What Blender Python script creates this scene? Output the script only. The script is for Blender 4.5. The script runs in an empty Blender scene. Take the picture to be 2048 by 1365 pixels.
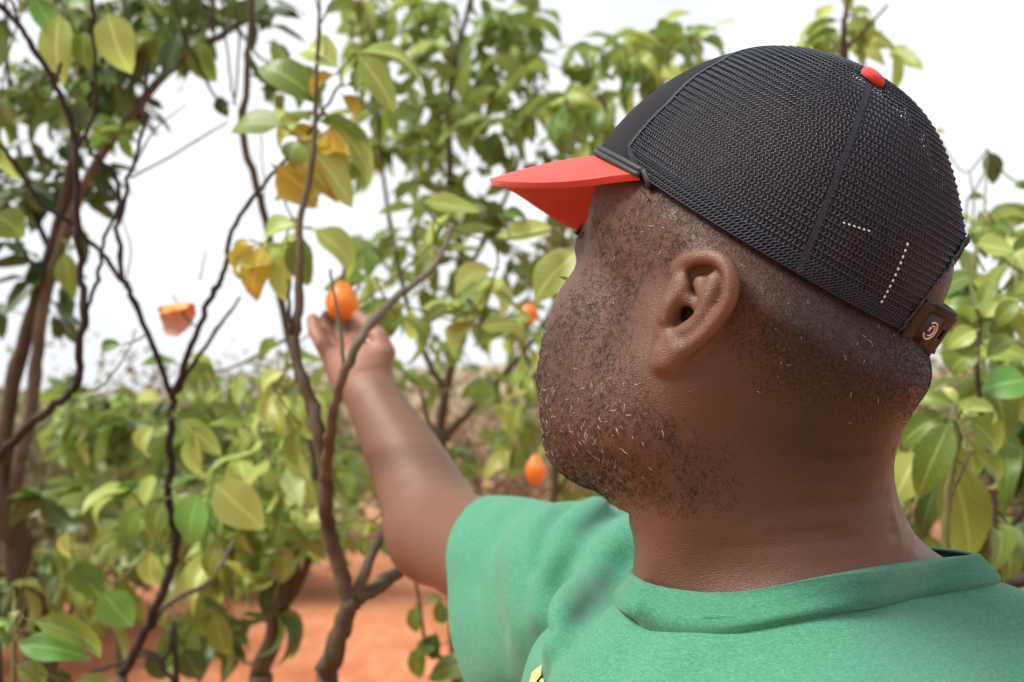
import bpy, math, random, os
import numpy as np
from mathutils import Vector, Matrix
DEV = os.environ.get('DEVMODE', '')

# ------------------------------------------------------------------ camera
scene = bpy.context.scene
COL = scene.collection
FPX = 40.0 / 36.0 * 2048.0
PITCH = math.radians(2.97)
CAM = np.array([0.0, 0.0, 1.55])
cam_data = bpy.data.cameras.new('camera'); cam = bpy.data.objects.new('camera', cam_data); COL.objects.link(cam)
cam.location = CAM; cam.rotation_euler = (math.pi / 2 + PITCH, 0, 0)
cam_data.lens = 40; cam_data.sensor_width = 36; cam_data.clip_start = 0.02; cam_data.clip_end = 3000
cam_data.dof.use_dof = True; cam_data.dof.focus_distance = 0.545; cam_data.dof.aperture_fstop = 10.0
scene.camera = cam

# ------------------------------------------------------------------ sky, sun, exposure
SUN_EL, SUN_AZ = math.radians(54), math.radians(-106)     # azimuth measured from +Y towards +X
world = bpy.data.worlds.new('World'); scene.world = world; world.use_nodes = True
wn = world.node_tree.nodes; wl = world.node_tree.links; wn.clear()
wo = wn.new('ShaderNodeOutputWorld'); bg = wn.new('ShaderNodeBackground')
sky = wn.new('ShaderNodeTexSky'); sky.sky_type = 'NISHITA'; sky.sun_disc = False
sky.sun_elevation = SUN_EL; sky.sun_rotation = SUN_AZ; sky.air_density = 1.0; sky.dust_density = 3.0
tc = wn.new('ShaderNodeTexCoord'); mp = wn.new('ShaderNodeMapping'); mp.inputs['Scale'].default_value = (1.0, 1.0, 2.4)
nz = wn.new('ShaderNodeTexNoise'); nz.inputs['Scale'].default_value = 1.6; nz.inputs['Detail'].default_value = 5; nz.inputs['Roughness'].default_value = 0.5
rp = wn.new('ShaderNodeValToRGB'); rp.color_ramp.elements[0].position = 0.36; rp.color_ramp.elements[0].color = (10.2, 10.6, 11.4, 1)
rp.color_ramp.elements[1].position = 0.62; rp.color_ramp.elements[1].color = (12.6, 12.7, 12.9, 1)
mx = wn.new('ShaderNodeMix'); mx.data_type = 'RGBA'; mx.inputs[0].default_value = 0.88
wl.new(tc.outputs['Generated'], mp.inputs['Vector']); wl.new(mp.outputs[0], nz.inputs['Vector']); wl.new(nz.outputs['Fac'], rp.inputs['Fac'])
wl.new(sky.outputs[0], mx.inputs[6]); wl.new(rp.outputs[0], mx.inputs[7]); wl.new(mx.outputs[2], bg.inputs['Color']); wl.new(bg.outputs[0], wo.inputs['Surface'])
bg.inputs['Strength'].default_value = 0.050
sun_d = bpy.data.lights.new('sun', 'SUN'); sun_d.energy = 3.3; sun_d.angle = math.radians(24); sun_d.color = (1.0, 0.95, 0.88)
sun = bpy.data.objects.new('sun', sun_d); COL.objects.link(sun)
sdir = Vector((math.sin(SUN_AZ) * math.cos(SUN_EL), math.cos(SUN_AZ) * math.cos(SUN_EL), math.sin(SUN_EL)))
sun.rotation_euler = sdir.to_track_quat('Z', 'Y').to_euler()
scene.view_settings.view_transform = 'Standard'; scene.view_settings.look = 'None'
scene.view_settings.gamma = 1.0; scene.view_settings.exposure = 0.92; scene.view_settings.use_curve_mapping = False
scene.render.engine = 'CYCLES'
scene.cycles.max_bounces = 8; scene.cycles.transparent_max_bounces = 8; scene.cycles.use_denoising = True

# ------------------------------------------------------------------ helpers
RIGHT = np.array([1.0, 0, 0]); UPV = np.array([0, -math.sin(PITCH), math.cos(PITCH)]); FWD = np.array([0, math.cos(PITCH), math.sin(PITCH)])
def P(px, py, d):
    """the world point seen at photo pixel (px, py), d metres in front of the lens"""
    return CAM + RIGHT * ((px - 1024.0) / FPX * d) - UPV * ((py - 682.5) / FPX * d) + FWD * d
def proj(p):
    q = np.asarray(p, float) - CAM
    d = q @ FWD
    return np.stack([1024 + (q @ RIGHT) / d * FPX, 682.5 - (q @ UPV) / d * FPX, d], -1)
def nrm(v): v = np.asarray(v, float); return v / np.linalg.norm(v)
def tag(o, label=None, cat=None, group=None, kind=None):
    if label: o['label'] = label
    if cat: o['category'] = cat
    if group: o['group'] = group
    if kind: o['kind'] = kind
    return o
def link(name, data, parent=None, mat=None, loc=None):
    o = bpy.data.objects.new(name, data); COL.objects.link(o)
    if parent is not None: o.parent = parent
    if loc is not None: o.location = loc
    if mat is not None and data is not None:
        if len(data.materials) == 0: data.materials.append(mat)
    return o
def empty(name, loc, **k):
    o = bpy.data.objects.new(name, None); COL.objects.link(o); o.location = loc; o.empty_display_size = 0.05
    tag(o, **k); return o
def npmesh(name, V, F, smooth=True, attrs=None, uv=None):
    """V (n,3) array, F list/array of quads or mixed faces"""
    me = bpy.data.meshes.new(name)
    V = np.asarray(V, np.float32)
    if isinstance(F, np.ndarray):
        n, k = F.shape
        me.vertices.add(len(V)); me.vertices.foreach_set('co', V.ravel())
        me.loops.add(n * k); me.loops.foreach_set('vertex_index', F.astype(np.int32).ravel())
        me.polygons.add(n); me.polygons.foreach_set('loop_start', np.arange(0, n * k, k, dtype=np.int32))
        me.polygons.foreach_set('use_smooth', np.full(n, smooth, bool))
        me.update(calc_edges=True)
    else:
        me.from_pydata(V.tolist(), [], [list(map(int, f)) for f in F])
        me.polygons.foreach_set('use_smooth', np.full(len(me.polygons), smooth, bool)); me.update()
    for a, arr in (attrs or {}).items():
        at = me.attributes.new(a, 'FLOAT', 'POINT'); at.data.foreach_set('value', np.asarray(arr, np.float32))
    if uv is not None:
        ul = me.uv_layers.new(name='UVMap'); idx = np.empty(len(me.loops), np.int32); me.loops.foreach_get('vertex_index', idx)
        ul.data.foreach_set('uv', np.asarray(uv, np.float32)[idx].ravel())
    return me
class MB:
    """collects pieces into one mesh"""
    def __init__(s): s.V = []; s.F = []; s.n = 0; s.A = []
    def add(s, V, F, a=0.0):
        V = np.asarray(V, float); s.V.append(V); s.F += [[i + s.n for i in f] for f in F]; s.A.append(np.full(len(V), a)); s.n += len(V)
    def tube(s, pts, rad, n=6, cap=True, a=0.0):
        pts = np.asarray(pts, float); m = len(pts); rad = np.broadcast_to(np.asarray(rad, float), (m,))
        t = np.gradient(pts, axis=0); t /= np.linalg.norm(t, axis=1)[:, None] + 1e-12
        u = np.cross(t[0], [0.31, 0.2, 0.93]);
        if np.linalg.norm(u) < 1e-3: u = np.cross(t[0], [1, 0, 0])
        u = nrm(u); V = []
        for i in range(m):
            u = u - t[i] * (u @ t[i]); u = nrm(u); w = np.cross(t[i], u)
            for k in range(n):
                an = 2 * math.pi * k / n
                V.append(pts[i] + rad[i] * (math.cos(an) * u + math.sin(an) * w))
        F = [[i * n + k, i * n + (k + 1) % n, (i + 1) * n + (k + 1) % n, (i + 1) * n + k] for i in range(m - 1) for k in range(n)]
        if cap: F += [list(range(n))[::-1], [(m - 1) * n + k for k in range(n)]]
        s.add(V, F, a)
    def mesh(s, name, smooth=True, attr=None):
        V = np.concatenate(s.V); A = {attr: np.concatenate(s.A)} if attr else None
        if s.F and all(len(f) == 4 for f in s.F): return npmesh(name, V, np.array(s.F), smooth, A)
        return npmesh(name, V, s.F, smooth, A)
def spline(pts, n, closed=False):
    """Catmull-Rom through pts, n samples per span"""
    p = np.asarray(pts, float); m = len(p)
    if closed: q = np.concatenate([p[-1:], p, p[:2]]); spans = m
    else: q = np.concatenate([2 * p[:1] - p[1:2], p, 2 * p[-1:] - p[-2:-1]]); spans = m - 1
    out = []
    for i in range(spans):
        a, b, c, d = q[i], q[i + 1], q[i + 2], q[i + 3]
        for t in np.arange(n) / n:
            out.append(0.5 * (2 * b + (c - a) * t + (2 * a - 5 * b + 4 * c - d) * t * t + (3 * b - a - 3 * c + d) * t ** 3))
    if not closed: out.append(p[-1])
    return np.array(out)

# ------------------------------------------------------------------ signed distance modelling
def sd_ell(p, c, r, R=None):
    q = p - np.asarray(c, np.float32)
    if R is not None: q = q @ np.asarray(R, np.float32)
    r = np.asarray(r, np.float32)
    k0 = np.sqrt(((q / r) ** 2).sum(-1)); k1 = np.sqrt(((q / (r * r)) ** 2).sum(-1)) + 1e-9
    return k0 * (k0 - 1) / k1
def sd_cone(p, a, b, ra, rb):
    a = np.asarray(a, np.float32); b = np.asarray(b, np.float32); ab = b - a; q = p - a
    t = np.clip((q @ ab) / float(ab @ ab), 0, 1)
    return np.sqrt(((q - t[:, None] * ab) ** 2).sum(-1)) - (ra + (rb - ra) * t)
def sd_path(p, pts, rad):
    d = None
    for i in range(len(pts) - 1):
        e = sd_cone(p, pts[i], pts[i + 1], rad[i], rad[i + 1]); d = e if d is None else np.minimum(d, e)
    return d
def smin(a, b, k):
    h = np.maximum(k - np.abs(a - b), 0) / k
    return np.minimum(a, b) - h * h * k * 0.25
def smax(a, b, k): return -smin(-a, -b, k)

def isosurface(sdf, lo, hi, h, B=8, slack=1.0, project=3):
    """sparse surface nets: quads on sdf = 0 inside the box lo..hi, cell size h"""
    lo = np.asarray(lo, float); hi = np.asarray(hi, float); Hc = B * h
    n = np.ceil((hi - lo) / Hc).astype(int)
    g = np.stack(np.meshgrid(*[np.arange(k) for k in n], indexing='ij'), -1).reshape(-1, 3)
    dv = np.concatenate([sdf((lo + (c + 0.5) * Hc).astype(np.float32)) for c in np.array_split(g, max(1, len(g) // 400000))])
    g = g[np.abs(dv) < Hc * 0.87 * slack]
    cor = np.stack(np.meshgrid(*[np.arange(B + 1)] * 3, indexing='ij'), -1).reshape(-1, 3)
    cells, verts = [], []; edges = [[], [], []]
    NN = n * B + 2; key = lambda c: (c[..., 0].astype(np.int64) * NN[1] + c[..., 1]) * NN[2] + c[..., 2]
    for blk in np.array_split(g, max(1, len(g) // 600)):
        ip = blk[:, None, :] * B + cor[None]
        val = sdf((lo + ip.reshape(-1, 3) * h).astype(np.float32)).reshape(len(blk), B + 1, B + 1, B + 1)
        s = val < 0
        cnt = np.zeros((len(blk), B, B, B), np.int32)
        for i in (0, 1):
            for j in (0, 1):
                for k in (0, 1): cnt += s[:, i:B + i, j:B + j, k:B + k]
        b, x, y, z = np.nonzero((cnt > 0) & (cnt < 8))
        if len(b):
            acc = np.zeros((len(b), 3)); w = np.zeros(len(b))
            for ax in range(3):
                o = [a for a in range(3) if a != ax]
                for u in (0, 1):
                    for v in (0, 1):
                        off = [0, 0, 0]; off[o[0]] = u; off[o[1]] = v
                        v0 = val[b, x + off[0], y + off[1], z + off[2]]; off2 = list(off); off2[ax] = 1
                        v1 = val[b, x + off2[0], y + off2[1], z + off2[2]]
                        m = (v0 < 0) != (v1 < 0); t = np.where(m, v0 / np.where(m, v0 - v1, 1), 0)
                        pt = np.tile(np.array(off, float), (len(b), 1)); pt[:, ax] = t
                        acc += pt * m[:, None]; w += m
            base = blk[b] * B + np.stack([x, y, z], -1)
            cells.append(base); verts.append(lo + (base + acc / w[:, None]) * h)
        for ax in range(3):
            sl0 = [slice(0, B)] * 3; sl1 = [slice(0, B)] * 3; sl1[ax] = slice(1, B + 1)
            A = s[(slice(None), *sl0)]; C = s[(slice(None), *sl1)]
            b, x, y, z = np.nonzero(A != C)
            edges[ax].append(np.concatenate([blk[b] * B + np.stack([x, y, z], -1), A[b, x, y, z][:, None]], -1))
    cells = np.concatenate(cells); verts = np.concatenate(verts); kk = key(cells); order = np.argsort(kk); kk = kk[order]
    faces = []
    for ax in range(3):
        e = np.concatenate(edges[ax]); c = e[:, :3]; fl = e[:, 3].astype(bool)
        u = np.zeros(3, int); v = np.zeros(3, int); u[(ax + 1) % 3] = 1; v[(ax + 2) % 3] = 1
        q = np.stack([c - u - v, c - v, c, c - u], 1); ok = (q >= 0).all((1, 2)); q = q[ok]; fl = fl[ok]
        kq = key(q); pos = np.clip(np.searchsorted(kk, kq), 0, len(kk) - 1); good = (kk[pos] == kq).all(1)
        f = order[pos[good]]; fl = fl[good]; f[~fl] = f[~fl][:, ::-1]; faces.append(f)
    F = np.concatenate(faces)
    used = np.zeros(len(verts), bool); used[F.ravel()] = True; rm = np.cumsum(used) - 1; verts = verts[used]; F = rm[F]
    for _ in range(project):
        p = verts.astype(np.float32); e = h * 0.5; d = sdf(p); gr = np.stack([sdf(p + np.eye(3, dtype=np.float32)[i] * e) - sdf(p - np.eye(3, dtype=np.float32)[i] * e) for i in range(3)], -1) / (2 * e)
        st = -d[:, None] * gr / np.maximum((gr ** 2).sum(-1), 0.05)[:, None]
        ln = np.linalg.norm(st, axis=1); st *= np.minimum(1, 0.7 * h / (ln + 1e-9))[:, None]; verts = verts + st
    return verts, F

# ------------------------------------------------------------------ materials
class NT:
    def __init__(s, name):
        s.m = bpy.data.materials.new(name); s.m.use_nodes = True; s.t = s.m.node_tree; s.t.nodes.clear()
        s.out = s.n('ShaderNodeOutputMaterial'); s.b = s.n('ShaderNodeBsdfPrincipled'); s.l(s.b.outputs[0], s.out.inputs[0])
        s.tc = s.n('ShaderNodeTexCoord')
    def n(s, ty, **k):
        x = s.t.nodes.new(ty)
        for a, v in k.items(): setattr(x, a, v)
        return x
    def l(s, a, b): s.t.links.new(a, b)
    def set(s, **k):
        for a, v in k.items():
            i = s.b.inputs[a.replace('_', ' ')]; i.default_value = (*v, 1) if isinstance(v, tuple) and len(v) == 3 and i.type == 'RGBA' else v
        return s
    def noise(s, scale, detail=4, rough=0.55, vec=None, dist=0.0):
        x = s.n('ShaderNodeTexNoise'); x.inputs['Scale'].default_value = scale; x.inputs['Detail'].default_value = detail
        x.inputs['Roughness'].default_value = rough; x.inputs['Distortion'].default_value = dist
        s.l(vec or s.tc.outputs['Object'], x.inputs['Vector']); return x.outputs['Fac']
    def vor(s, scale, vec=None, feature='F1'):
        x = s.n('ShaderNodeTexVoronoi', feature=feature); x.inputs['Scale'].default_value = scale
        s.l(vec or s.tc.outputs['Object'], x.inputs['Vector']); return x.outputs['Distance']
    def mapv(s, scale=(1, 1, 1), rot=(0, 0, 0), vec=None):
        x = s.n('ShaderNodeMapping'); x.inputs['Scale'].default_value = scale; x.inputs['Rotation'].default_value = rot
        s.l(vec or s.tc.outputs['Object'], x.inputs['Vector']); return x.outputs[0]
    def ramp(s, fac, stops):
        x = s.n('ShaderNodeValToRGB'); e = x.color_ramp.elements
        while len(e) < len(stops): e.new(0.5)
        for i, (p, c) in enumerate(stops): e[i].position = p; e[i].color = (*c, 1) if len(c) == 3 else c
        s.l(fac, x.inputs['Fac']); return x.outputs['Color']
    def mix(s, fac, a, b, blend='MIX'):
        x = s.n('ShaderNodeMix', data_type='RGBA', blend_type=blend)
        for v, i in ((fac, 0), (a, 6), (b, 7)):
            if hasattr(v, 'is_linked') or hasattr(v, 'links'): s.l(v, x.inputs[i])
            else: x.inputs[i].default_value = v if not isinstance(v, tuple) else ((*v, 1) if len(v) == 3 else v)
        return x.outputs[2]
    def math(s, op, a, b=0.0, c=None):
        x = s.n('ShaderNodeMath', operation=op)
        for v, i in ((a, 0), (b, 1), (c, 2)):
            if v is None: continue
            if hasattr(v, 'links'): s.l(v, x.inputs[i])
            else: x.inputs[i].default_value = v
        return x.outputs[0]
    def attr(s, name):
        x = s.n('ShaderNodeAttribute', attribute_name=name); return x.outputs['Fac']
    def bump(s, h, strength=0.3, dist=0.001, prev=None):
        x = s.n('ShaderNodeBump'); x.inputs['Strength'].default_value = strength; x.inputs['Distance'].default_value = dist
        s.l(h, x.inputs['Height'])
        if prev is not None: s.l(prev, x.inputs['Normal'])
        return x.outputs[0]
    def color(s, c):
        s.l(c, s.b.inputs['Base Color']); return s
    def normal(s, n): s.l(n, s.b.inputs['Normal']); return s
def simple_mat(name, col, rough=0.6, **k):
    t = NT(name); t.set(Base_Color=col, Roughness=rough, **k); return t.m

# ================================================================== the person
# head frame: f = where the face points, l = his left, u = up; millimetre units inside
HEAD_O = P(1498, 645, 0.600); HS = 1.06e-3
_yaw, _pit, _rol = math.radians(49), math.radians(17), math.radians(2)
HF = np.array([-math.cos(_yaw) * math.cos(_pit), math.sin(_yaw) * math.cos(_pit), math.sin(_pit)])
HL = nrm(np.cross([0, 0, 1.0], HF)); HU = np.cross(HF, HL)
HL, HU = HL * math.cos(_rol) + HU * math.sin(_rol), HU * math.cos(_rol) - HL * math.sin(_rol)
HM = np.stack([HF, HL, HU], 1)                       # columns: axes
def to_head(p): return ((p - HEAD_O.astype(np.float32)) @ HM.astype(np.float32)) / HS
def from_head(q): return HEAD_O + (np.asarray(q, float) * HS) @ HM.T

# joints, in metres
NECK_TOP = from_head((-24, 0, -25)); NECK_BASE = P(1505, 1190, 0.625)
SHL, SHR = P(1640, 1720, 0.47), P(1165, 1195, 0.86)
ELB = P(874, 1066, 1.10); WRI = P(748, 800, 1.27)
CHEST = np.array([0.155, 0.66, 1.22])

_mir = np.eye(3) - 2 * np.outer(HL, HL)
def mirror_head(p): return HEAD_O.astype(np.float32) + (p - HEAD_O.astype(np.float32)) @ _mir.astype(np.float32)

# cap frame
_x = [8.312, 44.462, 15.92, 8.203, 103.984, 98.533, 83.467, 98.025, 0.872, 1.199, -4.434]
_t, _r = math.radians(_x[2]), math.radians(_x[3])
CF = HF * math.cos(_t) + HU * math.sin(_t); CU = HU * math.cos(_t) - HF * math.sin(_t)
CL = HL * math.cos(_r) + CU * math.sin(_r); CU = CU * math.cos(_r) - HL * math.sin(_r)
CC = HEAD_O + (HF * _x[0] + HU * _x[1]) * 1e-3
def head_sdf(p):
    q = to_head(p); m = q.copy(); m[:, 1] = np.abs(m[:, 1])
    d = sd_ell(q, (-6, 0, 42), (92, 78, 92))
    d = smin(d, sd_ell(q, (-31, 0, 34), (64.5, 64, 46)), 30)
    d = smin(d, sd_ell(q, (45, 0, 40), (50, 60, 52)), 25)
    # the crown stays inside the cap
    c = ((p - CC.astype(np.float32)) @ np.stack([CF, CL, CU], 1).astype(np.float32)) * 1e3; z = c[:, 2].copy(); c[:, 2] = np.maximum(z, 0)
    tw = np.degrees(np.arctan2(c[:, 1] / 83.5, c[:, 0] / 98.5)) % 360; c[:, :2] /= (1 + 0.098 * np.exp(-((tw - 208) / 26) ** 2) * np.exp(-((c[:, 2] - 32) / 34) ** 2))[:, None]
    dc = np.where(c[:, 0] > 0, sd_ell(c, (0, 0, 0), (99, 79.5, 92)), sd_ell(c, (0, 0, 0), (93.5, 79.5, 92))) - np.maximum(-z, 0) * 1.0
    d = smax(d, (dc / 1.06).astype(np.float32), 8)
    d = smin(d, sd_cone(m, (86, 0, 17), (82, 35, 18), 12, 10.5), 12)
    d = smin(d, sd_ell(q, (42, 0, -25), (50, 62, 62)), 25)
    d = smin(d, sd_ell(m, (51, 45, -14), (30, 22, 21)), 18)
    d = smin(d, sd_ell(m, (40, 44, -45), (44, 29, 42)), 20)
    d = smin(d, sd_ell(q, (72, 0, -56), (32, 36, 36)), 16)
    d = smin(d, sd_cone(m, (5, 54, -48), (66, 28, -84), 20, 19), 22)
    d = smin(d, sd_ell(q, (83, 0, -89), (21, 27, 20)), 14)
    d = smin(d, sd_cone(q, (15, 0, -78), (66, 0, -84), 36, 25), 24)
    d = smin(d, sd_cone(m, (0, 56, -8), (4, 56, -52), 17, 20), 20)
    # eye sockets, lids
    d = smax(d, -sd_ell(m, (94, 31, 0), (13, 17, 10)), 8)
    d = smin(d, sd_ell(m, (76.5, 31, 0), (14.3, 15.5, 13)), 4)
    d = smax(d, -sd_ell(m, (92, 32, -2), (5, 12, 1.7)), 1.5)
    # nose
    d = smin(d, sd_cone(q, (87, 0, 6), (106, 0, -24), 7, 10), 9)
    d = smin(d, sd_ell(q, (108, 0, -28), (12, 13, 11)), 7)
    d = smin(d, sd_ell(m, (98, 15, -31), (11, 9, 8.5)), 6)
    d = smax(d, -sd_ell(m, (103, 8, -39), (7, 4.5, 5)), 2)
    # lips
    d = smin(d, sd_ell(q, (101, 0, -57), (9, 25, 7)), 5)
    d = smin(d, sd_ell(q, (99, 0, -68), (9, 22, 7.5)), 5)
    d = smax(d, -sd_ell(q, (109, 0, -62.5), (7, 24, 1.2)), 2)
    return d * HS
# left ear, drawn in its own plane: (a, b) are offsets towards the back of the head and up, n is out of the head
_d = np.linspace(0.45, 0.62, 400)
EAR_D = float(_d[np.argmax(head_sdf(np.array([P(1372, 640, k) for k in _d], np.float32)) < 0)])
EAR_O = P(1372, 640, EAR_D) + HL * 0.0095
EA = nrm(0.74 * RIGHT - 0.67 * FWD); EB = nrm(UPV - EA * (UPV @ EA)); EN = np.cross(EA, EB); EN = EN if EN @ HL > 0 else -EN
EPX = 0.5355 / FPX / 4.873
def epx(zx, zy, n=0.0):
    """ear point: pixel of an enlarged ear study, plus mm outwards"""
    ray = P(1280 + zx / 4.873, 480 + zy / 4.873, 1.0) - CAM
    t = ((EAR_O - CAM) @ EN) / (ray @ EN)
    return CAM + ray * t + EN * n * 1e-3
def ear_sdf(p):
    E = lambda L: [epx(*q) for q in L]
    # the shell: a thin dish filling the outline
    R = np.stack([EA, EB, EN], 1)
    def disc(zx, zy, n, ra, rb, rn, ang=0.0):
        ca, sa = math.cos(ang), math.sin(ang)
        M = np.stack([EA * ca + EB * sa, EB * ca - EA * sa, EN], 1)
        return sd_ell(p, epx(zx, zy, n), (ra * 1.16e-3, rb * 1e-3, rn * 1e-3), M)
    d = disc(640, 560, -2.2, 11.5, 21, 3.2, -0.45)
    d = smin(d, disc(430, 850, -2.0, 9, 16, 3.6, -0.70), 0.006)
    d = smin(d, disc(310, 1110, -1.0, 6, 8, 3.6, -0.5), 0.005)
    # root joining the shell to the head
    d = smin(d, sd_path(p, E([(430, 330, -9), (430, 600, -12), (380, 900, -10)]), [0.009, 0.013, 0.009]), 0.009)
    # bowl and canal
    d = smax(d, -disc(455, 725, 2.2, 7.2, 13.5, 8.4, -0.52), 0.003)
    d = smin(d, disc(700, 480, -1.0, 7.0, 13.0, 3.6, -0.30), 0.003)
    d = smax(d, -sd_path(p, E([(800, 318, 2.4), (700, 285, 1.2), (590, 280, 0.4), (525, 350, -0.8), (520, 440, -1.6), (560, 540, -1.0), (610, 600, 0.6)]), [0.0024, 0.0034, 0.0040, 0.0038, 0.0030, 0.0022, 0.0012]), 0.0022)
    d = smax(d, -sd_path(p, E([(440, 620, 1.5), (425, 660, -3), (380, 740, -6), (330, 800, -3.5), (262, 868, 0.5)]), [0.0036, 0.0058, 0.0056, 0.0044, 0.0022]), 0.002)
    # groove between the rim and the inner ridge
    d = smax(d, -sd_path(p, E([(780, 330, 3.4), (835, 430, 3.4), (800, 590, 3.2), (700, 740, 3.2), (560, 890, 3.4)]), [0.0018, 0.0015, 0.0013, 0.0011, 0.0008]), 0.0028)
    # rim
    hel = E([(300, 300, -5.0), (400, 220, -1.8), (530, 185, 0.4), (700, 168, 1.6), (830, 215, 2.3), (905, 320, 2.6), (922, 450, 2.6), (890, 600, 2.3), (800, 745, 2.0), (680, 885, 1.4), (540, 1000, 0.8), (400, 1080, 0.2)])
    rr = [0.0030, 0.0034, 0.0035, 0.0036, 0.0036, 0.0036, 0.0036, 0.0036, 0.0036, 0.0036, 0.0038, 0.0038]
    hp = spline(hel, 3); hr = np.interp(np.linspace(0, 1, len(hp)), np.linspace(0, 1, len(rr)), rr)
    d = smin(d, sd_path(p, hp, hr), 0.0026)
    # inner ridge down to the bump above the lobe
    ah = spline(E([(755, 360, -0.4), (735, 440, 0.6), (700, 560, 1.2), (650, 690, 1.2), (570, 800, 0.8), (450, 880, 0.8), (330, 930, 0.6)]), 3)
    ar = np.interp(np.linspace(0, 1, len(ah)), [0, .2, .5, .8, 1], [0.0032, 0.0042, 0.0040, 0.0036, 0.0030])
    d = smin(d, sd_path(p, ah, ar), 0.0030)
    d = smin(d, sd_path(p, E([(575, 400, -0.6), (625, 490, 0.4), (690, 560, 0.8)]), [0.0022, 0.0030, 0.003]), 0.003)
    # crus running into the bowl
    d = smin(d, sd_path(p, spline(E([(395, 420, -1.6), (440, 540, -0.6), (520, 620, -1.2), (600, 690, -2.0)]), 3), np.linspace(0.0042, 0.0020, 10)), 0.003)
    # tragus
    d = smin(d, sd_path(p, E([(370, 470, -2.8), (310, 620, -0.6), (255, 750, -0.6), (205, 840, -2.4)]), [0.0048, 0.0052, 0.0048, 0.0030]), 0.0045)
    d = smin(d, sd_ell(p, epx(222, 920, -0.2), (0.0022, 0.0024, 0.0024)), 0.003)
    # lobe
    d = smin(d, sd_path(p, E([(330, 1010, 0.0), (235, 1110, 0.2), (215, 1195, 0.0)]), [0.0040, 0.0048, 0.0050]), 0.004)
    d = smin(d, sd_path(p, E([(400, 1075, 0.0), (300, 1185, 0.0)]), [0.0038, 0.0042]), 0.004)
    return d
NB2 = NECK_BASE
def neck_sdf(p):
    d = sd_cone(p, NECK_TOP, NECK_BASE, 0.0608, 0.0685)
    # fat pad at the back of the neck and the muscle from behind the ear
    d = smin(d, sd_ell(p, P(1590, 985, 0.61), (0.024, 0.034, 0.045)), 0.03)
    d = smin(d, sd_path(p, [from_head((-22, 58, -25)), P(1400, 1010, 0.565), P(1330, 1200, 0.60)], [0.016, 0.017, 0.018]), 0.03)
    return d
def torso_sdf(p):
    d = sd_cone(p, P(1600, 1240, 0.61), SHL, 0.045, 0.060)
    d = smin(d, sd_cone(p, P(1450, 1230, 0.68), SHR, 0.040, 0.052), 0.05)
    d = smin(d, sd_cone(p, P(1664, 1135, 0.64), P(1850, 1400, 0.64), 0.034, 0.080), 0.05)
    M = np.stack([nrm(SHR - SHL), nrm(np.cross(nrm(SHR - SHL), [0, 0, 1.0])), np.array([0, 0, 1.0])], 1)
    d = smin(d, sd_ell(p, CHEST + [0, 0, 0.03], (0.205, 0.135, 0.21), M), 0.06)
    d = smin(d, sd_ell(p, CHEST + [0, 0, -0.25], (0.17, 0.135, 0.26), M), 0.08)
    return d
def arm_sdf(p):
    d = sd_cone(p, SHR, ELB, 0.054, 0.0455)
    fp = spline([ELB, ELB * .62 + WRI * .38 + RIGHT * 0.004, WRI, P(728, 742, 1.285)], 6); fa = sd_path(p, fp, np.interp(np.linspace(0, 1, len(fp)), [0, .13, .27, .4, .53, .667, 1], [0.0460, 0.0462, 0.0440, 0.0398, 0.0345, 0.0312, 0.0245]))
    d = smin(d, fa, 0.02)
    d = smin(d, sd_cone(p, SHL, SHL + np.array([0.03, -0.02, -0.27]), 0.058, 0.048), 0.03)
    # palm and digits of the right hand
    h = sd_cone(p, P(732, 768, 1.275), P(760, 714, 1.285), 0.022, 0.015)      # thumb side of the palm
    h = smin(h, sd_cone(p, P(700, 760, 1.285), P(672, 728, 1.30), 0.021, 0.014), 0.016)       # heel on the little finger side
    h = smin(h, sd_cone(p, P(715, 730, 1.295), P(705, 700, 1.315), 0.024, 0.017), 0.02)
    fing = [  # little, ring, middle, index
        ([(666, 724, 1.302), (646, 690, 1.305), (630, 662, 1.318), (626, 640, 1.332)], [0.0102, 0.0092, 0.0083, 0.0070]),
        ([(684, 715, 1.315), (656, 682, 1.335), (648, 650, 1.356), (656, 626, 1.372)], [0.0106, 0.0094, 0.0086, 0.0072]),
        ([(702, 706, 1.325), (678, 676, 1.350), (670, 650, 1.376), (678, 628, 1.392)], [0.0110, 0.0102, 0.0096, 0.0082]),
        ([(722, 700, 1.322), (710, 672, 1.352), (704, 648, 1.378), (700, 626, 1.394)], [0.0110, 0.0102, 0.0094, 0.0080]),
        ([(768, 706, 1.285), (758, 676, 1.290), (736, 652, 1.305), (717, 634, 1.322)], [0.0130, 0.0100, 0.0092, 0.0078])]
    for pts, rr in fing:
        f = sd_path(p, [P(*q) for q in pts], rr); h = smin(h, f, 0.0045)
    return smin(d, h, 0.014)
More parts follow.
